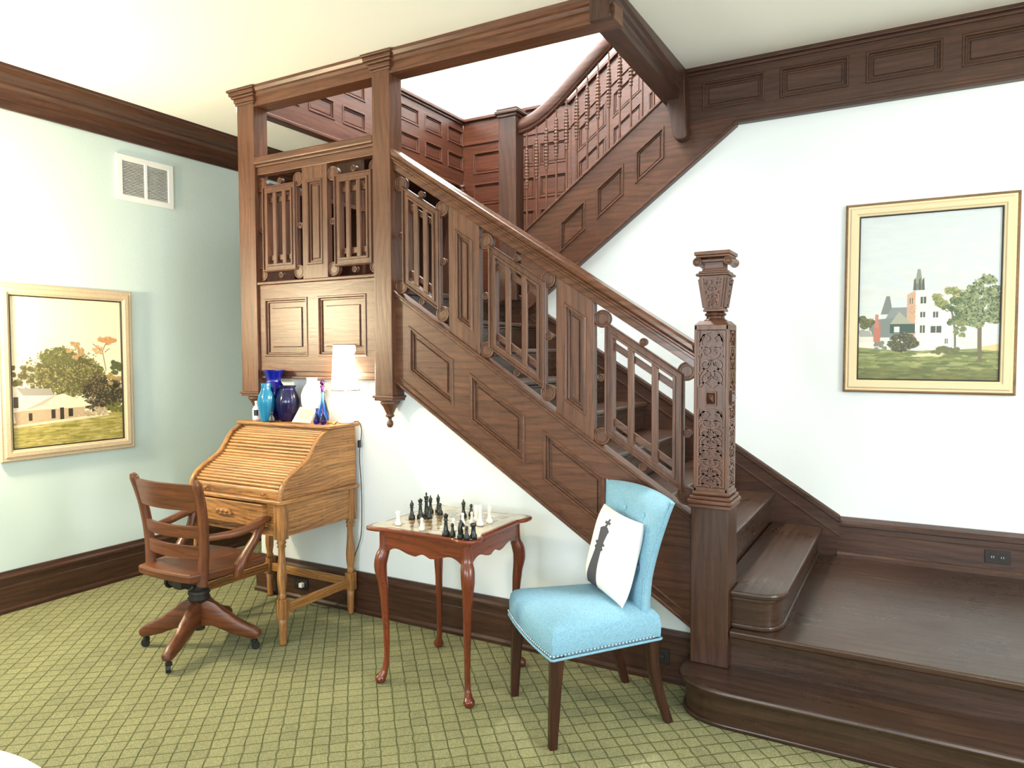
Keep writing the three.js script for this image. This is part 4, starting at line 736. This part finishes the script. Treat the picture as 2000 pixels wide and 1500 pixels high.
/* ================================================ SWIVEL CHAIR */
{
  const c = thing('swivel_chair', 'brown oak swivel armchair on casters facing the roll-top desk', 'chair', [-3.245, 0, -2.435], 0.0);
  // local: back is +z, front -z
  const W = 0.232;
  // seat
  {
    const s = new THREE.Shape(); s.moveTo(-0.20, 0.20); s.bezierCurveTo(-0.245, 0.05, -0.255, -0.15, -0.235, -0.235); s.bezierCurveTo(-0.12, -0.268, 0.12, -0.268, 0.235, -0.235); s.bezierCurveTo(0.255, -0.15, 0.245, 0.05, 0.20, 0.20); s.bezierCurveTo(0.10, 0.225, -0.10, 0.225, -0.20, 0.20);
    const g = shapeGeo(s, 0.045, 0.012, 10); g.rotateX(Math.PI / 2); at(g, 0, 0.465, 0); // shape y -> z
    const p = g.attributes.position;
    for (let i = 0; i < p.count; i++) if (p.getY(i) > 0.45) { const x = p.getX(i), z = p.getZ(i); const r = Math.min(1, Math.hypot(x / 0.2, (z - 0.02) / 0.19)); p.setY(i, p.getY(i) - 0.012 * (1 - r * r)); }
    g.computeVertexNormals(); mesh('seat', g, mat.office, c, 'z');
  }
  // back posts, reclined
  for (const s of [-1, 1]) mesh('back_post', sweep([[s * 0.205, 0.395, 0.135, 0.019, 0.026], [s * 0.205, 0.47, 0.128, 0.02, 0.026], [s * 0.216, 0.62, 0.128, 0.019, 0.025], [s * 0.232, 0.79, 0.15, 0.019, 0.024], [s * 0.245, 0.905, 0.182, 0.018, 0.021], [s * 0.247, 0.928, 0.19, 0.012, 0.014]], [1, 0, 0], 12, 4, 5), mat.office, c);
  const bow = (w, y0, y1, z0, z1, t, dip, rise = 0) => { // curved rail between the posts
    const n = 14, top = [], pos = [], idx = [];
    for (let i = 0; i <= n; i++) { const u = i / n * 2 - 1, x = u * w, b = dip * (1 - u * u); for (const [y, zz] of [[y0, z0], [y1 + rise * (1 - u * u), z1]]) for (const k of [-1, 1]) pos.push(x, y, zz + b + k * t / 2); }
    for (let i = 0; i < n; i++) { const a = i * 4, b = a + 4; const F = (p, q, r, s) => idx.push(p, q, r, p, r, s); F(a + 1, b + 1, b + 3, a + 3); F(b, a, a + 2, b + 2); F(a + 2, a + 3, b + 3, b + 2); F(a + 1, a, b, b + 1); }
    idx.push(0, 1, 3, 0, 3, 2); const e = n * 4; idx.push(e + 1, e, e + 2, e + 1, e + 2, e + 3);
    const g = new THREE.BufferGeometry(); g.setAttribute('position', new THREE.Float32BufferAttribute(pos, 3)); g.setIndex(idx); const q = g.toNonIndexed(); q.computeVertexNormals(); return toCreasedNormals(q, 0.6);
  };
  mesh('crest_rail', bow(0.232, 0.775, 0.905, 0.148, 0.182, 0.022, 0.045, 0.004), mat.office, c, 'x');
  mesh('back_slat', bow(0.218, 0.632, 0.692, 0.13, 0.137, 0.017, 0.042), mat.office, c, 'x');
  mesh('back_slat', bow(0.210, 0.53, 0.592, 0.128, 0.129, 0.017, 0.04), mat.office, c, 'x');
  for (const s of [-1, 1]) {
    mesh('arm', sweep([[s * 0.222, 0.635, 0.125, 0.017, 0.016], [s * 0.245, 0.632, 0.06, 0.018, 0.018], [s * 0.275, 0.636, -0.03, 0.019, 0.022], [s * 0.285, 0.652, -0.12, 0.017, 0.030], [s * 0.272, 0.668, -0.195, 0.016, 0.034], [s * 0.266, 0.664, -0.235, 0.012, 0.026]], [1, 0, 0], 14, 2.8, 5), mat.office, c, 'z');
    mesh('arm_support', sweep([[s * 0.246, 0.40, -0.04, 0.020, 0.020], [s * 0.25, 0.45, -0.05, 0.022, 0.030], [s * 0.255, 0.52, -0.10, 0.020, 0.024], [s * 0.262, 0.59, -0.155, 0.019, 0.022], [s * 0.27, 0.655, -0.178, 0.019, 0.026]], [1, 0, 0], 12, 3.4, 5), mat.office, c);
  }
  mesh('seat_frame', box(-0.15, 0.15, 0.385, 0.425, -0.17, 0.12, 0.006), mat.iron, c, 'z');
  mesh('tilt_iron', [box(-0.03, 0.03, 0.345, 0.39, -0.13, 0.13, 0.006), at(new THREE.CylinderGeometry(0.024, 0.024, 0.15, 16).rotateZ(Math.PI / 2), -0.06, 0.355, 0.07), at(new THREE.TorusGeometry(0.03, 0.008, 8, 20).rotateY(Math.PI / 2), -0.13, 0.355, 0.07)], mat.iron, c);
  mesh('spindle', at(lathe([[0.001, 0.10], [0.026, 0.10], [0.026, 0.24], [0.05, 0.255], [0.056, 0.27], [0.048, 0.283], [0.056, 0.295], [0.05, 0.312], [0.03, 0.32], [0.03, 0.35], [0.001, 0.35]]), 0, 0, 0), mat.iron, c);
  for (let i = 0; i < 4; i++) {
    const a = [1.147, 2.70, 4.29, 5.83][i], dx = Math.cos(a), dz = Math.sin(a);
    const P = (r, y, w, h) => [dx * r, y, dz * r, h, w];
    const f = mesh('foot', sweep([P(0.0, 0.185, 0.022, 0.075), P(0.05, 0.188, 0.023, 0.070), P(0.12, 0.158, 0.024, 0.050), P(0.2, 0.118, 0.024, 0.040), P(0.265, 0.095, 0.024, 0.034), P(0.302, 0.078, 0.023, 0.026), P(0.312, 0.064, 0.019, 0.016)], [-dz, 0, dx].map(v => v), 12, 4, 4).rotateX(0), mat.office, c, 'x');
    const x = dx * 0.292, z = dz * 0.292;
    mesh('caster', [at(new THREE.CylinderGeometry(0.021, 0.021, 0.022, 20).rotateX(Math.PI / 2).rotateY(-a + 0.6), x + dx * 0.006, 0.021, z + dz * 0.006), box(x - 0.013, x + 0.013, 0.03, 0.052, z - 0.013, z + 0.013, 0.004), at(new THREE.CylinderGeometry(0.008, 0.008, 0.03, 10), x, 0.06, z)], mat.black, f);
  }
}

/* ================================================ CHESS TABLE */
const TT = 0.742;
const marbleTex = dataTex(256, 256, (u, v) => { const n = vnoise(u * 4, v * 4, 4, 4, 40) * 0.5 + vnoise(u * 12, v * 9, 12, 9, 41) * 0.3 + vnoise(u * 40, v * 30, 40, 30, 42) * 0.2; const q = 0.78 + 0.3 * (n - 0.5); return [q, q * 0.985, q * 0.94]; });
{
  const t = thing('chess_table', 'small reddish cherry chess table with cabriole legs and scalloped apron', 'table', [-1.912, 0, -2.815]);
  const a = 0.30, b = 0.285, top = (o) => { // rounded lobes at the corners
    const s = new THREE.Shape(), A = a - o, B = b - o, k = 0.10, e = 0.022;
    const pts = [[1, 1], [-1, 1], [-1, -1], [1, -1]];
    s.moveTo(A - e, -B + k + 0.03);
    const corner = (sx, sy, first) => { // travelling counter-clockwise, corner (sx,sy)
      const vert = sx * sy > 0; // arriving along the x-side edge
      if (vert) { s.lineTo(sx * (A - e), sy * (B - k - 0.03)); s.bezierCurveTo(sx * (A - e), sy * (B - k), sx * A, sy * (B - k), sx * A, sy * (B - k * 0.6)); s.lineTo(sx * A, sy * (B - 0.045)); s.quadraticCurveTo(sx * A, sy * B, sx * (A - 0.045), sy * B); s.lineTo(sx * (A - k * 0.6), sy * B); s.bezierCurveTo(sx * (A - k), sy * B, sx * (A - k), sy * (B - e), sx * (A - k - 0.03), sy * (B - e)); }
      else { s.lineTo(sx * (A - k - 0.03), sy * (B - e)); s.bezierCurveTo(sx * (A - k), sy * (B - e), sx * (A - k), sy * B, sx * (A - k * 0.6), sy * B); s.lineTo(sx * (A - 0.045), sy * B); s.quadraticCurveTo(sx * A, sy * B, sx * A, sy * (B - 0.045)); s.lineTo(sx * A, sy * (B - k * 0.6)); s.bezierCurveTo(sx * A, sy * (B - k), sx * (A - e), sy * (B - k), sx * (A - e), sy * (B - k - 0.03)); }
    };
    corner(1, 1); corner(-1, 1); corner(-1, -1); corner(1, -1); s.closePath(); return s;
  };
  const flatY = (s, y0, y1, bev) => { const g = shapeGeo(s, y1 - y0, bev, 8); g.rotateX(-Math.PI / 2); return at(g, 0, y0, 0); };
  mesh('table_top', flatY(top(0), TT - 0.02, TT - 0.001, 0.008), mat.cherry, t, 'x');
  const veneer = M({ color: lin(0.72, 0.64, 0.48), map: marbleTex, roughness: 0.16, clearcoat: 0.6, clearcoatRoughness: 0.05 });
  const inlay = mesh('inlaid_surface', flatY(top(0.02), TT - 0.004, TT, 0.0005), veneer, t, 'x');
  const lite = M({ color: lin(0.74, 0.66, 0.48), map: marbleTex, roughness: 0.14, clearcoat: 0.6, clearcoatRoughness: 0.05 }), dark = M({ color: lin(0.40, 0.24, 0.12), map: marbleTex, roughness: 0.14, clearcoat: 0.6, clearcoatRoughness: 0.05 });
  const q = 0.05; for (let i = 0; i < 8; i++) for (let j = 0; j < 8; j++) { const x = (i - 4) * q, z = (j - 4) * q; mesh('board_square', box(x + 0.0004, x + q - 0.0004, TT - 0.002, TT + 0.0006, z + 0.0004, z + q - 0.0004, 0), (i + j) % 2 ? dark : lite, t, 'x'); }
  // scalloped aprons
  const ap = (w) => { const s = new THREE.Shape(); s.moveTo(-w, 0); s.lineTo(w, 0); s.lineTo(w, -0.125); s.bezierCurveTo(w - 0.03, -0.12, w - 0.05, -0.085, w - 0.09, -0.08); s.bezierCurveTo(w - 0.13, -0.078, w - 0.14, -0.098, 0.045, -0.102); s.bezierCurveTo(0.035, -0.104, 0.025, -0.092, 0.0, -0.088); s.bezierCurveTo(-0.025, -0.092, -0.035, -0.104, -0.045, -0.102); s.bezierCurveTo(-w + 0.14, -0.098, -w + 0.13, -0.078, -w + 0.09, -0.08); s.bezierCurveTo(-w + 0.05, -0.085, -w + 0.03, -0.12, -w, -0.125); s.closePath(); return s; };
  const A = 0.245, B = 0.235;
  for (const s of [-1, 1]) {
    const g = at(shapeGeo(ap(A), 0.02, 0.002, 8), 0, TT - 0.02, -0.01); if (s < 0) g.rotateY(Math.PI); mesh('apron', at(g, 0, 0, s * (B - 0.012)), mat.cherry, t, 'x');
    const h = at(shapeGeo(ap(B), 0.02, 0.002, 8), 0, TT - 0.02, -0.01); h.rotateY(s * Math.PI / 2); mesh('apron', at(h, s * (A - 0.012), 0, 0), mat.cherry, t, 'z');
  }
  for (const sx of [-1, 1]) for (const sz of [-1, 1]) {
    const D = (o, y, w) => [sx * (A - 0.018 + o * 0.7), y, sz * (B - 0.018 + o * 0.7), w, w];
    mesh('leg', [sweep([D(0.0, 0.70, 0.022), D(0.0, 0.63, 0.026), D(0.014, 0.59, 0.031), D(0.020, 0.55, 0.030), D(0.010, 0.47, 0.023), D(0.002, 0.36, 0.018), D(-0.004, 0.22, 0.0145), D(-0.004, 0.12, 0.013), D(0.004, 0.06, 0.014), D(0.014, 0.035, 0.019), D(0.026, 0.018, 0.026), D(0.028, 0.004, 0.02), D(0.028, 0.0, 0.012)], [sx, 0, -sz], 14, 2.3, 4)], mat.cherry, t);
  }
}
/* chess men */
const cm = { black: M({ color: lin(0.012, 0.016, 0.014), roughness: 0.28 }), white: M({ color: lin(0.80, 0.78, 0.70), roughness: 0.3 }) };
const baseP = (r) => [[0.001, 0], [r, 0], [r, 0.006], [r * 0.95, 0.010], [r, 0.014], [r * 0.7, 0.020]];
function manGeo(k) {
  if (k === 'pawn') return [lathe([...baseP(0.0135), [0.0055, 0.034], [0.0085, 0.037], [0.0045, 0.040], [0.0075, 0.046], [0.008, 0.050], [0.0055, 0.056], [0.001, 0.058]], 16)];
  if (k === 'bishop') return [lathe([...baseP(0.016), [0.0075, 0.034], [0.006, 0.052], [0.011, 0.055], [0.0065, 0.058], [0.010, 0.066], [0.009, 0.074], [0.003, 0.083], [0.004, 0.087], [0.001, 0.090]], 16)];
  if (k === 'rook') return [lathe([...baseP(0.016), [0.0095, 0.034], [0.0085, 0.048], [0.0125, 0.053], [0.0125, 0.064], [0.009, 0.064], [0.009, 0.060], [0.001, 0.060]], 16)];
  if (k === 'queen') return [lathe([...baseP(0.0175), [0.009, 0.036], [0.0065, 0.064], [0.012, 0.067], [0.007, 0.070], [0.0085, 0.078], [0.0125, 0.090], [0.009, 0.089], [0.006, 0.093], [0.001, 0.098]], 16)];
  if (k === 'king') return [lathe([...baseP(0.018), [0.009, 0.038], [0.007, 0.070], [0.0125, 0.073], [0.0075, 0.076], [0.0095, 0.086], [0.0125, 0.095], [0.008, 0.099], [0.001, 0.101]], 16), box(-0.002, 0.002, 0.099, 0.117, -0.002, 0.002, 0), box(-0.006, 0.006, 0.107, 0.111, -0.002, 0.002, 0)];
  const s = new THREE.Shape(); s.moveTo(-0.010, 0.02); s.bezierCurveTo(-0.014, 0.04, -0.012, 0.062, 0.0, 0.072); s.lineTo(0.002, 0.079); s.lineTo(0.006, 0.072); s.bezierCurveTo(0.012, 0.068, 0.018, 0.058, 0.021, 0.052); s.lineTo(0.017, 0.046); s.bezierCurveTo(0.010, 0.050, 0.006, 0.050, 0.004, 0.046); s.bezierCurveTo(0.010, 0.036, 0.011, 0.028, 0.010, 0.02); s.closePath();
  return [lathe([...baseP(0.016), [0.001, 0.024]], 16), at(shapeGeo(s, 0.016, 0.004, 6), 0, 0, -0.008)];
}
const protos = {};
function man(col, kind, x, z, label, turn = 0) {
  const key = col + kind; let m;
  if (!protos[key]) { m = mesh('chess_' + kind, manGeo(kind), cm[col]); protos[key] = m; } else { m = protos[key].clone(); m.name = numbered('chess_' + kind); scene.add(m); }
  m.position.set(x, TT + 0.0006, z); m.rotation.y = turn; m.userData = { label, category: 'chess piece', group: col + ' chess pieces on the table' };
}
const MEN = [
  ['black', 'bishop', -2.095, -2.749, 'black chess bishop at the left end of the back cluster'],
  ['black', 'queen', -2.067, -2.780, 'black chess queen between the king and the leftmost bishop'],
  ['black', 'king', -2.068, -2.830, 'black chess king with cross, tallest piece on the table'],
  ['black', 'pawn', -2.030, -2.800, 'black chess pawn directly in front of the black king'],
  ['black', 'bishop', -2.089, -2.893, 'black chess bishop just right of the black king'],
  ['black', 'bishop', -2.070, -2.932, 'black chess bishop second to the right of the black king'],
  ['black', 'pawn', -2.029, -2.891, 'black chess pawn at the right end of the back cluster'],
  ['black', 'bishop', -1.891, -2.889, 'black chess bishop standing alone behind the white pieces'],
  ['black', 'pawn', -1.881, -2.942, 'black chess pawn behind the white pieces toward the far edge'],
  ['black', 'queen', -1.773, -2.568, 'black chess queen on the table’s front edge'],
  ['black', 'pawn', -1.737, -2.566, 'black chess pawn between the front queen and the knight'],
  ['black', 'knight', -1.688, -2.556, 'black chess knight at the front corner of the table'],
  ['black', 'pawn', -1.654, -2.550, 'black chess pawn at the front corner lobe'],
  ['black', 'rook', -1.640, -2.582, 'black chess rook at the front corner, rightmost black piece'],
  ['white', 'pawn', -1.918, -2.590, 'white chess pawn left of the front black queen'],
  ['white', 'pawn', -1.788, -2.649, 'white chess pawn behind the front black pawn'],
  ['white', 'pawn', -1.812, -2.760, 'white chess pawn in the right cluster, left one of two'],
  ['white', 'pawn', -1.786, -2.800, 'white chess pawn in the right cluster, right one of two'],
  ['white', 'queen', -1.735, -2.790, 'white chess queen at the table’s right side'],
  ['white', 'bishop', -1.725, -2.855, 'white chess bishop, rightmost white piece'],
  ['white', 'rook', -2.075, -2.620, 'white chess rook near the table’s left corner'],
  ['white', 'knight', -1.795, -2.850, 'white chess knight between the white pawns and queen'],
];
for (const [i, m] of MEN.entries()) man(...m, i * 0.7);


/* ================================================ BLUE CHAIR */
{
  const th = Math.atan2(-0.674, 0.738);
  const c = thing('upholstered_chair', 'light blue upholstered side chair with nailhead trim and dark legs', 'chair', [-1.204, 0, -2.80], th);
  const fw = 0.262, rw = 0.205, zf = 0.265, zr = -0.235;
  // seat cushion: trapezoid with soft crown
  const N = 22, pos = [], idx = [], uv = [];
  const halfW = v => rw + (fw - rw) * v; // v 0 rear .. 1 front
  const rings = [[0.362, -0.006], [0.372, 0.0], [0.42, 0.002], [0.455, -0.004], [0.475, -0.018], [0.488, -0.045], [0.498, -0.10], [0.503, -0.18]];
  const outline = (ins) => { const o = [], z0 = zr - ins, z1 = zf + ins, r = 0.035; const P = (u, v) => [u * (halfW((v * (z1 - z0) + z0 - zr) / (zf - zr)) + ins), z0 + v * (z1 - z0)];
    for (let i = 0; i < N; i++) o.push(P(-1 + 2 * i / N, 1)); for (let i = 0; i < N; i++) o.push(P(1, 1 - i / N)); for (let i = 0; i < N; i++) o.push(P(1 - 2 * i / N, 0)); for (let i = 0; i < N; i++) o.push(P(-1, i / N));
    return o.map(([x, z]) => { const bow = 0.018 * (1 - (x / fw) ** 2); return [x, z > 0.2 ? z + bow : z]; }); };
  const m = 4 * N; rings.forEach(([y, ins]) => outline(ins).forEach(([x, z]) => pos.push(x, y, z)));
  for (let k = 0; k < rings.length - 1; k++) for (let j = 0; j < m; j++) { const a = k * m + j, b = k * m + (j + 1) % m; idx.push(a, b, a + m, b, b + m, a + m); }
  const cT = pos.length / 3; pos.push(0, 0.505, 0.015); for (let j = 0; j < m; j++) idx.push(cT, (rings.length - 1) * m + j, (rings.length - 1) * m + (j + 1) % m);
  const cB = pos.length / 3; pos.push(0, 0.362, 0); for (let j = 0; j < m; j++) idx.push(cB, (j + 1) % m, j);
  const sg = new THREE.BufferGeometry(); sg.setAttribute('position', new THREE.Float32BufferAttribute(pos, 3)); sg.setIndex(idx); sg.computeVertexNormals();
  mesh('seat', toCreasedNormals(sg, 1.2), mat.blue, c, 'x');
  const wl = outline(0.003).map(([x, z]) => V(x, 0.361, z)); mesh('welt', new THREE.TubeGeometry(new THREE.CatmullRomCurve3(wl, true), 160, 0.0055, 7, true), mat.blue, c, 'x');
  const nails = []; const o2 = outline(0.004); const cv = new THREE.CatmullRomCurve3(o2.map(([x, z]) => V(x, 0.376, z)), true); for (let i = 0; i < 120; i++) { const p = cv.getPointAt(i / 120); if (p.z > -0.21) nails.push(at(new THREE.SphereGeometry(0.0052, 6, 5), p.x, p.y, p.z)); }
  const nm = mesh('nailhead_trim', nails, mat.nail, c); nm.userData.kind = 'stuff'; nm.userData.label = 'row of silver nailheads';
  // back: rises from the seat, leans, hourglass outline
  const hw = t => t < 0.35 ? 0.202 - 0.012 * Math.sin(t / 0.35 * Math.PI / 2) : 0.19 + 0.098 * ((t - 0.35) / 0.65) ** 1.3, by = t => 0.40 + 0.555 * t, bz = t => -0.195 - 0.03 * t - 0.045 * t * t;
  const bn = 16, bm = 18, bp = [], bi = [];
  const buttons = [[-0.085, 0.80], [0.085, 0.80], [0, 0.58], [-0.11, 0.42], [0.11, 0.42]];
  for (const side of [1, -1]) for (let i = 0; i <= bn; i++) for (let j = 0; j <= bm; j++) {
    const t = i / bn, u = j / bm * 2 - 1, x = u * hw(t);
    let z = bz(t) + 0.03 * u * u; const topRound = t > 0.93 ? ((t - 0.93) / 0.07) ** 2 : 0, edge = Math.abs(u) ** 8;
    let th2 = 0.038 * (1 - 0.75 * Math.max(topRound, edge));
    if (side > 0) for (const [bx, bt] of buttons) th2 -= 0.022 * Math.exp(-(((x - bx) / 0.03) ** 2 + ((t - bt) * 0.555 / 0.03) ** 2));
    bp.push(x, by(t) - 0.03 * u * u * t * 0.5 - 0.004 * topRound, z + side * th2);
  }
  const bw = bm + 1, off = (bn + 1) * bw;
  for (let i = 0; i < bn; i++) for (let j = 0; j < bm; j++) { const a = i * bw + j, b = a + 1, d = a + bw, e = d + 1; bi.push(a, b, d, b, e, d); bi.push(off + a, off + d, off + b, off + b, off + d, off + e); }
  for (let i = 0; i < bn; i++) { const a = i * bw, b = a + bw; bi.push(a, b, off + a, b, off + b, off + a); const e = a + bm, f = e + bw; bi.push(e, off + e, f, f, off + e, off + f); }
  for (let j = 0; j < bm; j++) { const a = bn * bw + j; bi.push(a, a + 1, off + a, a + 1, off + a + 1, off + a); bi.push(j, off + j, j + 1, j + 1, off + j, off + j + 1); }
  const bg = new THREE.BufferGeometry(); bg.setAttribute('position', new THREE.Float32BufferAttribute(bp, 3)); bg.setIndex(bi); bg.computeVertexNormals();
  const back = mesh('backrest', toCreasedNormals(bg, 1.0), mat.blue, c, 'y');
  for (const [bx, bt] of buttons) mesh('button', at(new THREE.SphereGeometry(0.012, 14, 10).scale(1, 1, 0.45), bx, by(bt), bz(bt) + 0.03 * (bx / hw(bt)) ** 2 + 0.024), mat.blue, back);
  for (const s of [-1, 1]) { const pts = []; for (let i = 0; i <= 12; i++) { const t = i / 12; pts.push([s * (hw(t) - 0.006), by(t) - 0.015 * t, bz(t) + 0.03 + 0.012]); } mesh('piping', tube(pts, 0.0035, 24, 6), mat.blue, back); }
  // legs
  for (const s of [-1, 1]) {
    mesh('leg', sweep([[s * (fw - 0.03), 0, zf - 0.012, 0.016, 0.016], [s * (fw - 0.03), 0.18, zf - 0.02, 0.020, 0.020], [s * (fw - 0.03), 0.372, zf - 0.03, 0.025, 0.025]], [1, 0, 0], 16, 8, 3), mat.espresso, c);
    mesh('leg', sweep([[s * (rw - 0.012), 0, zr - 0.045, 0.016, 0.018], [s * (rw - 0.02), 0.10, zr - 0.012, 0.018, 0.021], [s * (rw - 0.025), 0.22, zr + 0.018, 0.020, 0.024], [s * (rw - 0.025), 0.372, zr + 0.03, 0.022, 0.026]], [1, 0, 0], 16, 8, 4), mat.espresso, c);
  }
  // pillow with a printed chess king
  const cvs = document.createElement('canvas'); cvs.width = 512; cvs.height = 512; const x = cvs.getContext('2d');
  x.fillStyle = '#f2eee9'; x.fillRect(0, 0, 512, 512); x.fillStyle = '#4a4a52';
  const P = (a) => { x.beginPath(); a.forEach((p, i) => { const q = [225 + (p[0]) * 1.3 - (p[1] - 60) * 0.13, p[1]]; i ? x.lineTo(...q) : x.moveTo(...q); }); x.closePath(); x.fill(); };
  P([[-8, 50], [8, 50], [10, 70], [26, 68], [26, 88], [9, 86], [12, 108], [-12, 108], [-9, 86], [-26, 88], [-26, 68], [-10, 70]]);
  P([[-20, 106], [20, 106], [46, 126], [40, 140], [30, 204], [52, 218], [30, 230], [44, 248], [30, 260], [38, 340], [52, 430], [60, 512], [-60, 512], [-52, 430], [-38, 340], [-30, 260], [-44, 248], [-30, 230], [-52, 218], [-30, 204], [-40, 140], [-46, 126]]);
  const pt = new THREE.CanvasTexture(cvs); pt.colorSpace = THREE.SRGBColorSpace; pt.needsUpdate = true;
  const pm = M({ map: pt, roughness: 0.95 }), n = 26, pp = [], pi = [], pu = [];
  for (const side of [1, -1]) for (let i = 0; i <= n; i++) for (let j = 0; j <= n; j++) {
    const u = j / n * 2 - 1, v = i / n * 2 - 1, pin = 1 - 0.07 * (1 - u * u) * 0 - 0.05 * (Math.cos(v * Math.PI / 2) * Math.abs(u) ** 3), pin2 = 1 - 0.05 * (Math.cos(u * Math.PI / 2) * Math.abs(v) ** 3);
    const th3 = 0.055 * (Math.max(0, 1 - u ** 4) * Math.max(0, 1 - v ** 4)) ** 0.55;
    pp.push(u * 0.168 * pin, v * 0.178 * pin2, side * th3); pu.push(side > 0 ? j / n : 0.98, side > 0 ? i / n : 0.02);
  }
  const pw = n + 1, po = pw * pw;
  for (let i = 0; i < n; i++) for (let j = 0; j < n; j++) { const a = i * pw + j, b = a + 1, d = a + pw, e = d + 1; pi.push(a, b, d, b, e, d, po + a, po + d, po + b, po + b, po + d, po + e); }
  const pg = new THREE.BufferGeometry(); pg.setAttribute('position', new THREE.Float32BufferAttribute(pp, 3)); pg.setAttribute('uv', new THREE.Float32BufferAttribute(pu, 2)); pg.setIndex(pi); pg.computeVertexNormals();
  const pil = mesh('throw_pillow', pg, pm, null, 'y', true); tag(pil, 'white throw pillow printed with a dark chess king on the blue chair', 'pillow');
  const ctr = V(0.005, 0.672, -0.117).applyAxisAngle(V(0, 1, 0), th).add(c.position);
  pil.position.copy(ctr); pil.rotation.order = 'YXZ'; pil.rotation.set(-0.24, th + 0.06, -0.06);
}

/* ================================================ OUT-OF-FRAME LAMPS AND FOREGROUND TABLE */
{
  const t = thing('round_table', 'round white table whose rim shows in the lower left corner', 'table', [-1.48, 0, -0.235]);
  mesh('table_top', at(lathe([[0.001, 0], [0.48, 0], [0.5, 0.008], [0.5, 0.02], [0.492, 0.03], [0.001, 0.03]], 80), 0, 0.72, 0), mat.white, t);
  mesh('pedestal', lathe([[0.001, 0], [0.26, 0], [0.26, 0.02], [0.08, 0.05], [0.04, 0.12], [0.035, 0.5], [0.06, 0.66], [0.16, 0.72], [0.001, 0.72]], 32), mat.white, t);
}
function floorLamp(pos, label, power) {
  const l = thing('floor_lamp', label, 'lamp', pos);
  mesh('base', lathe([[0.001, 0], [0.15, 0], [0.15, 0.015], [0.03, 0.035], [0.012, 0.06], [0.001, 0.06]], 32), mat.brass, l);
  mesh('pole', at(new THREE.CylinderGeometry(0.011, 0.011, 1.75, 14), 0, 0.91, 0), mat.brass, l);
  mesh('lamp_shade', at(new THREE.CylinderGeometry(0.17, 0.20, 0.24, 40, 1, true), 0, 1.80, 0), M({ color: lin(0.9, 0.84, 0.7), roughness: 1, transmission: 0.5, thickness: 0, side: THREE.DoubleSide, emissive: lin(1, 0.86, 0.6), emissiveIntensity: 0.6 }), l);
  mesh('bulb', at(new THREE.SphereGeometry(0.032, 16, 12), 0, 1.87, 0), new THREE.MeshStandardMaterial({ color: 0xffffff, emissive: lin(1, 0.85, 0.6), emissiveIntensity: 6 }), l);
  const L = new THREE.PointLight(lin(1.0, 0.84, 0.56), power, 0, 2); L.position.set(0, 1.87, 0); L.castShadow = true; L.shadow.radius = 4; l.add(L);
}
floorLamp([-4.42, 0, -1.62], 'floor lamp with a cream shade near the left wall', LIGHT.floorLamp);
floorLamp([1.75, 0, -2.3], 'floor lamp with a cream shade in front of the right-hand steps', LIGHT.floorLampRight);
{
  const l = thing('ceiling_lamp', 'white globe ceiling lamp above the stairwell', 'lamp', [-2.62, 5.55, -3.95]);
  mesh('rose', at(lathe([[0.001, 0.45], [0.07, 0.45], [0.07, 0.43], [0.012, 0.41], [0.012, 0.12], [0.05, 0.11], [0.05, 0.09], [0.001, 0.09]], 24), 0, 0, 0), mat.brass, l);
  mesh('globe', new THREE.SphereGeometry(0.12, 28, 20), new THREE.MeshStandardMaterial({ color: 0xffffff, emissive: lin(1, 0.96, 0.9), emissiveIntensity: 5 }), l);
  const L = new THREE.PointLight(lin(1.0, 0.97, 0.92), LIGHT.stairLamp, 0, 2); L.castShadow = true; L.shadow.radius = 5; l.add(L);
}
scene.traverse(o => { if (o.isMesh) { o.castShadow = true; o.receiveShadow = true; } });
renderer.render(scene, camera);
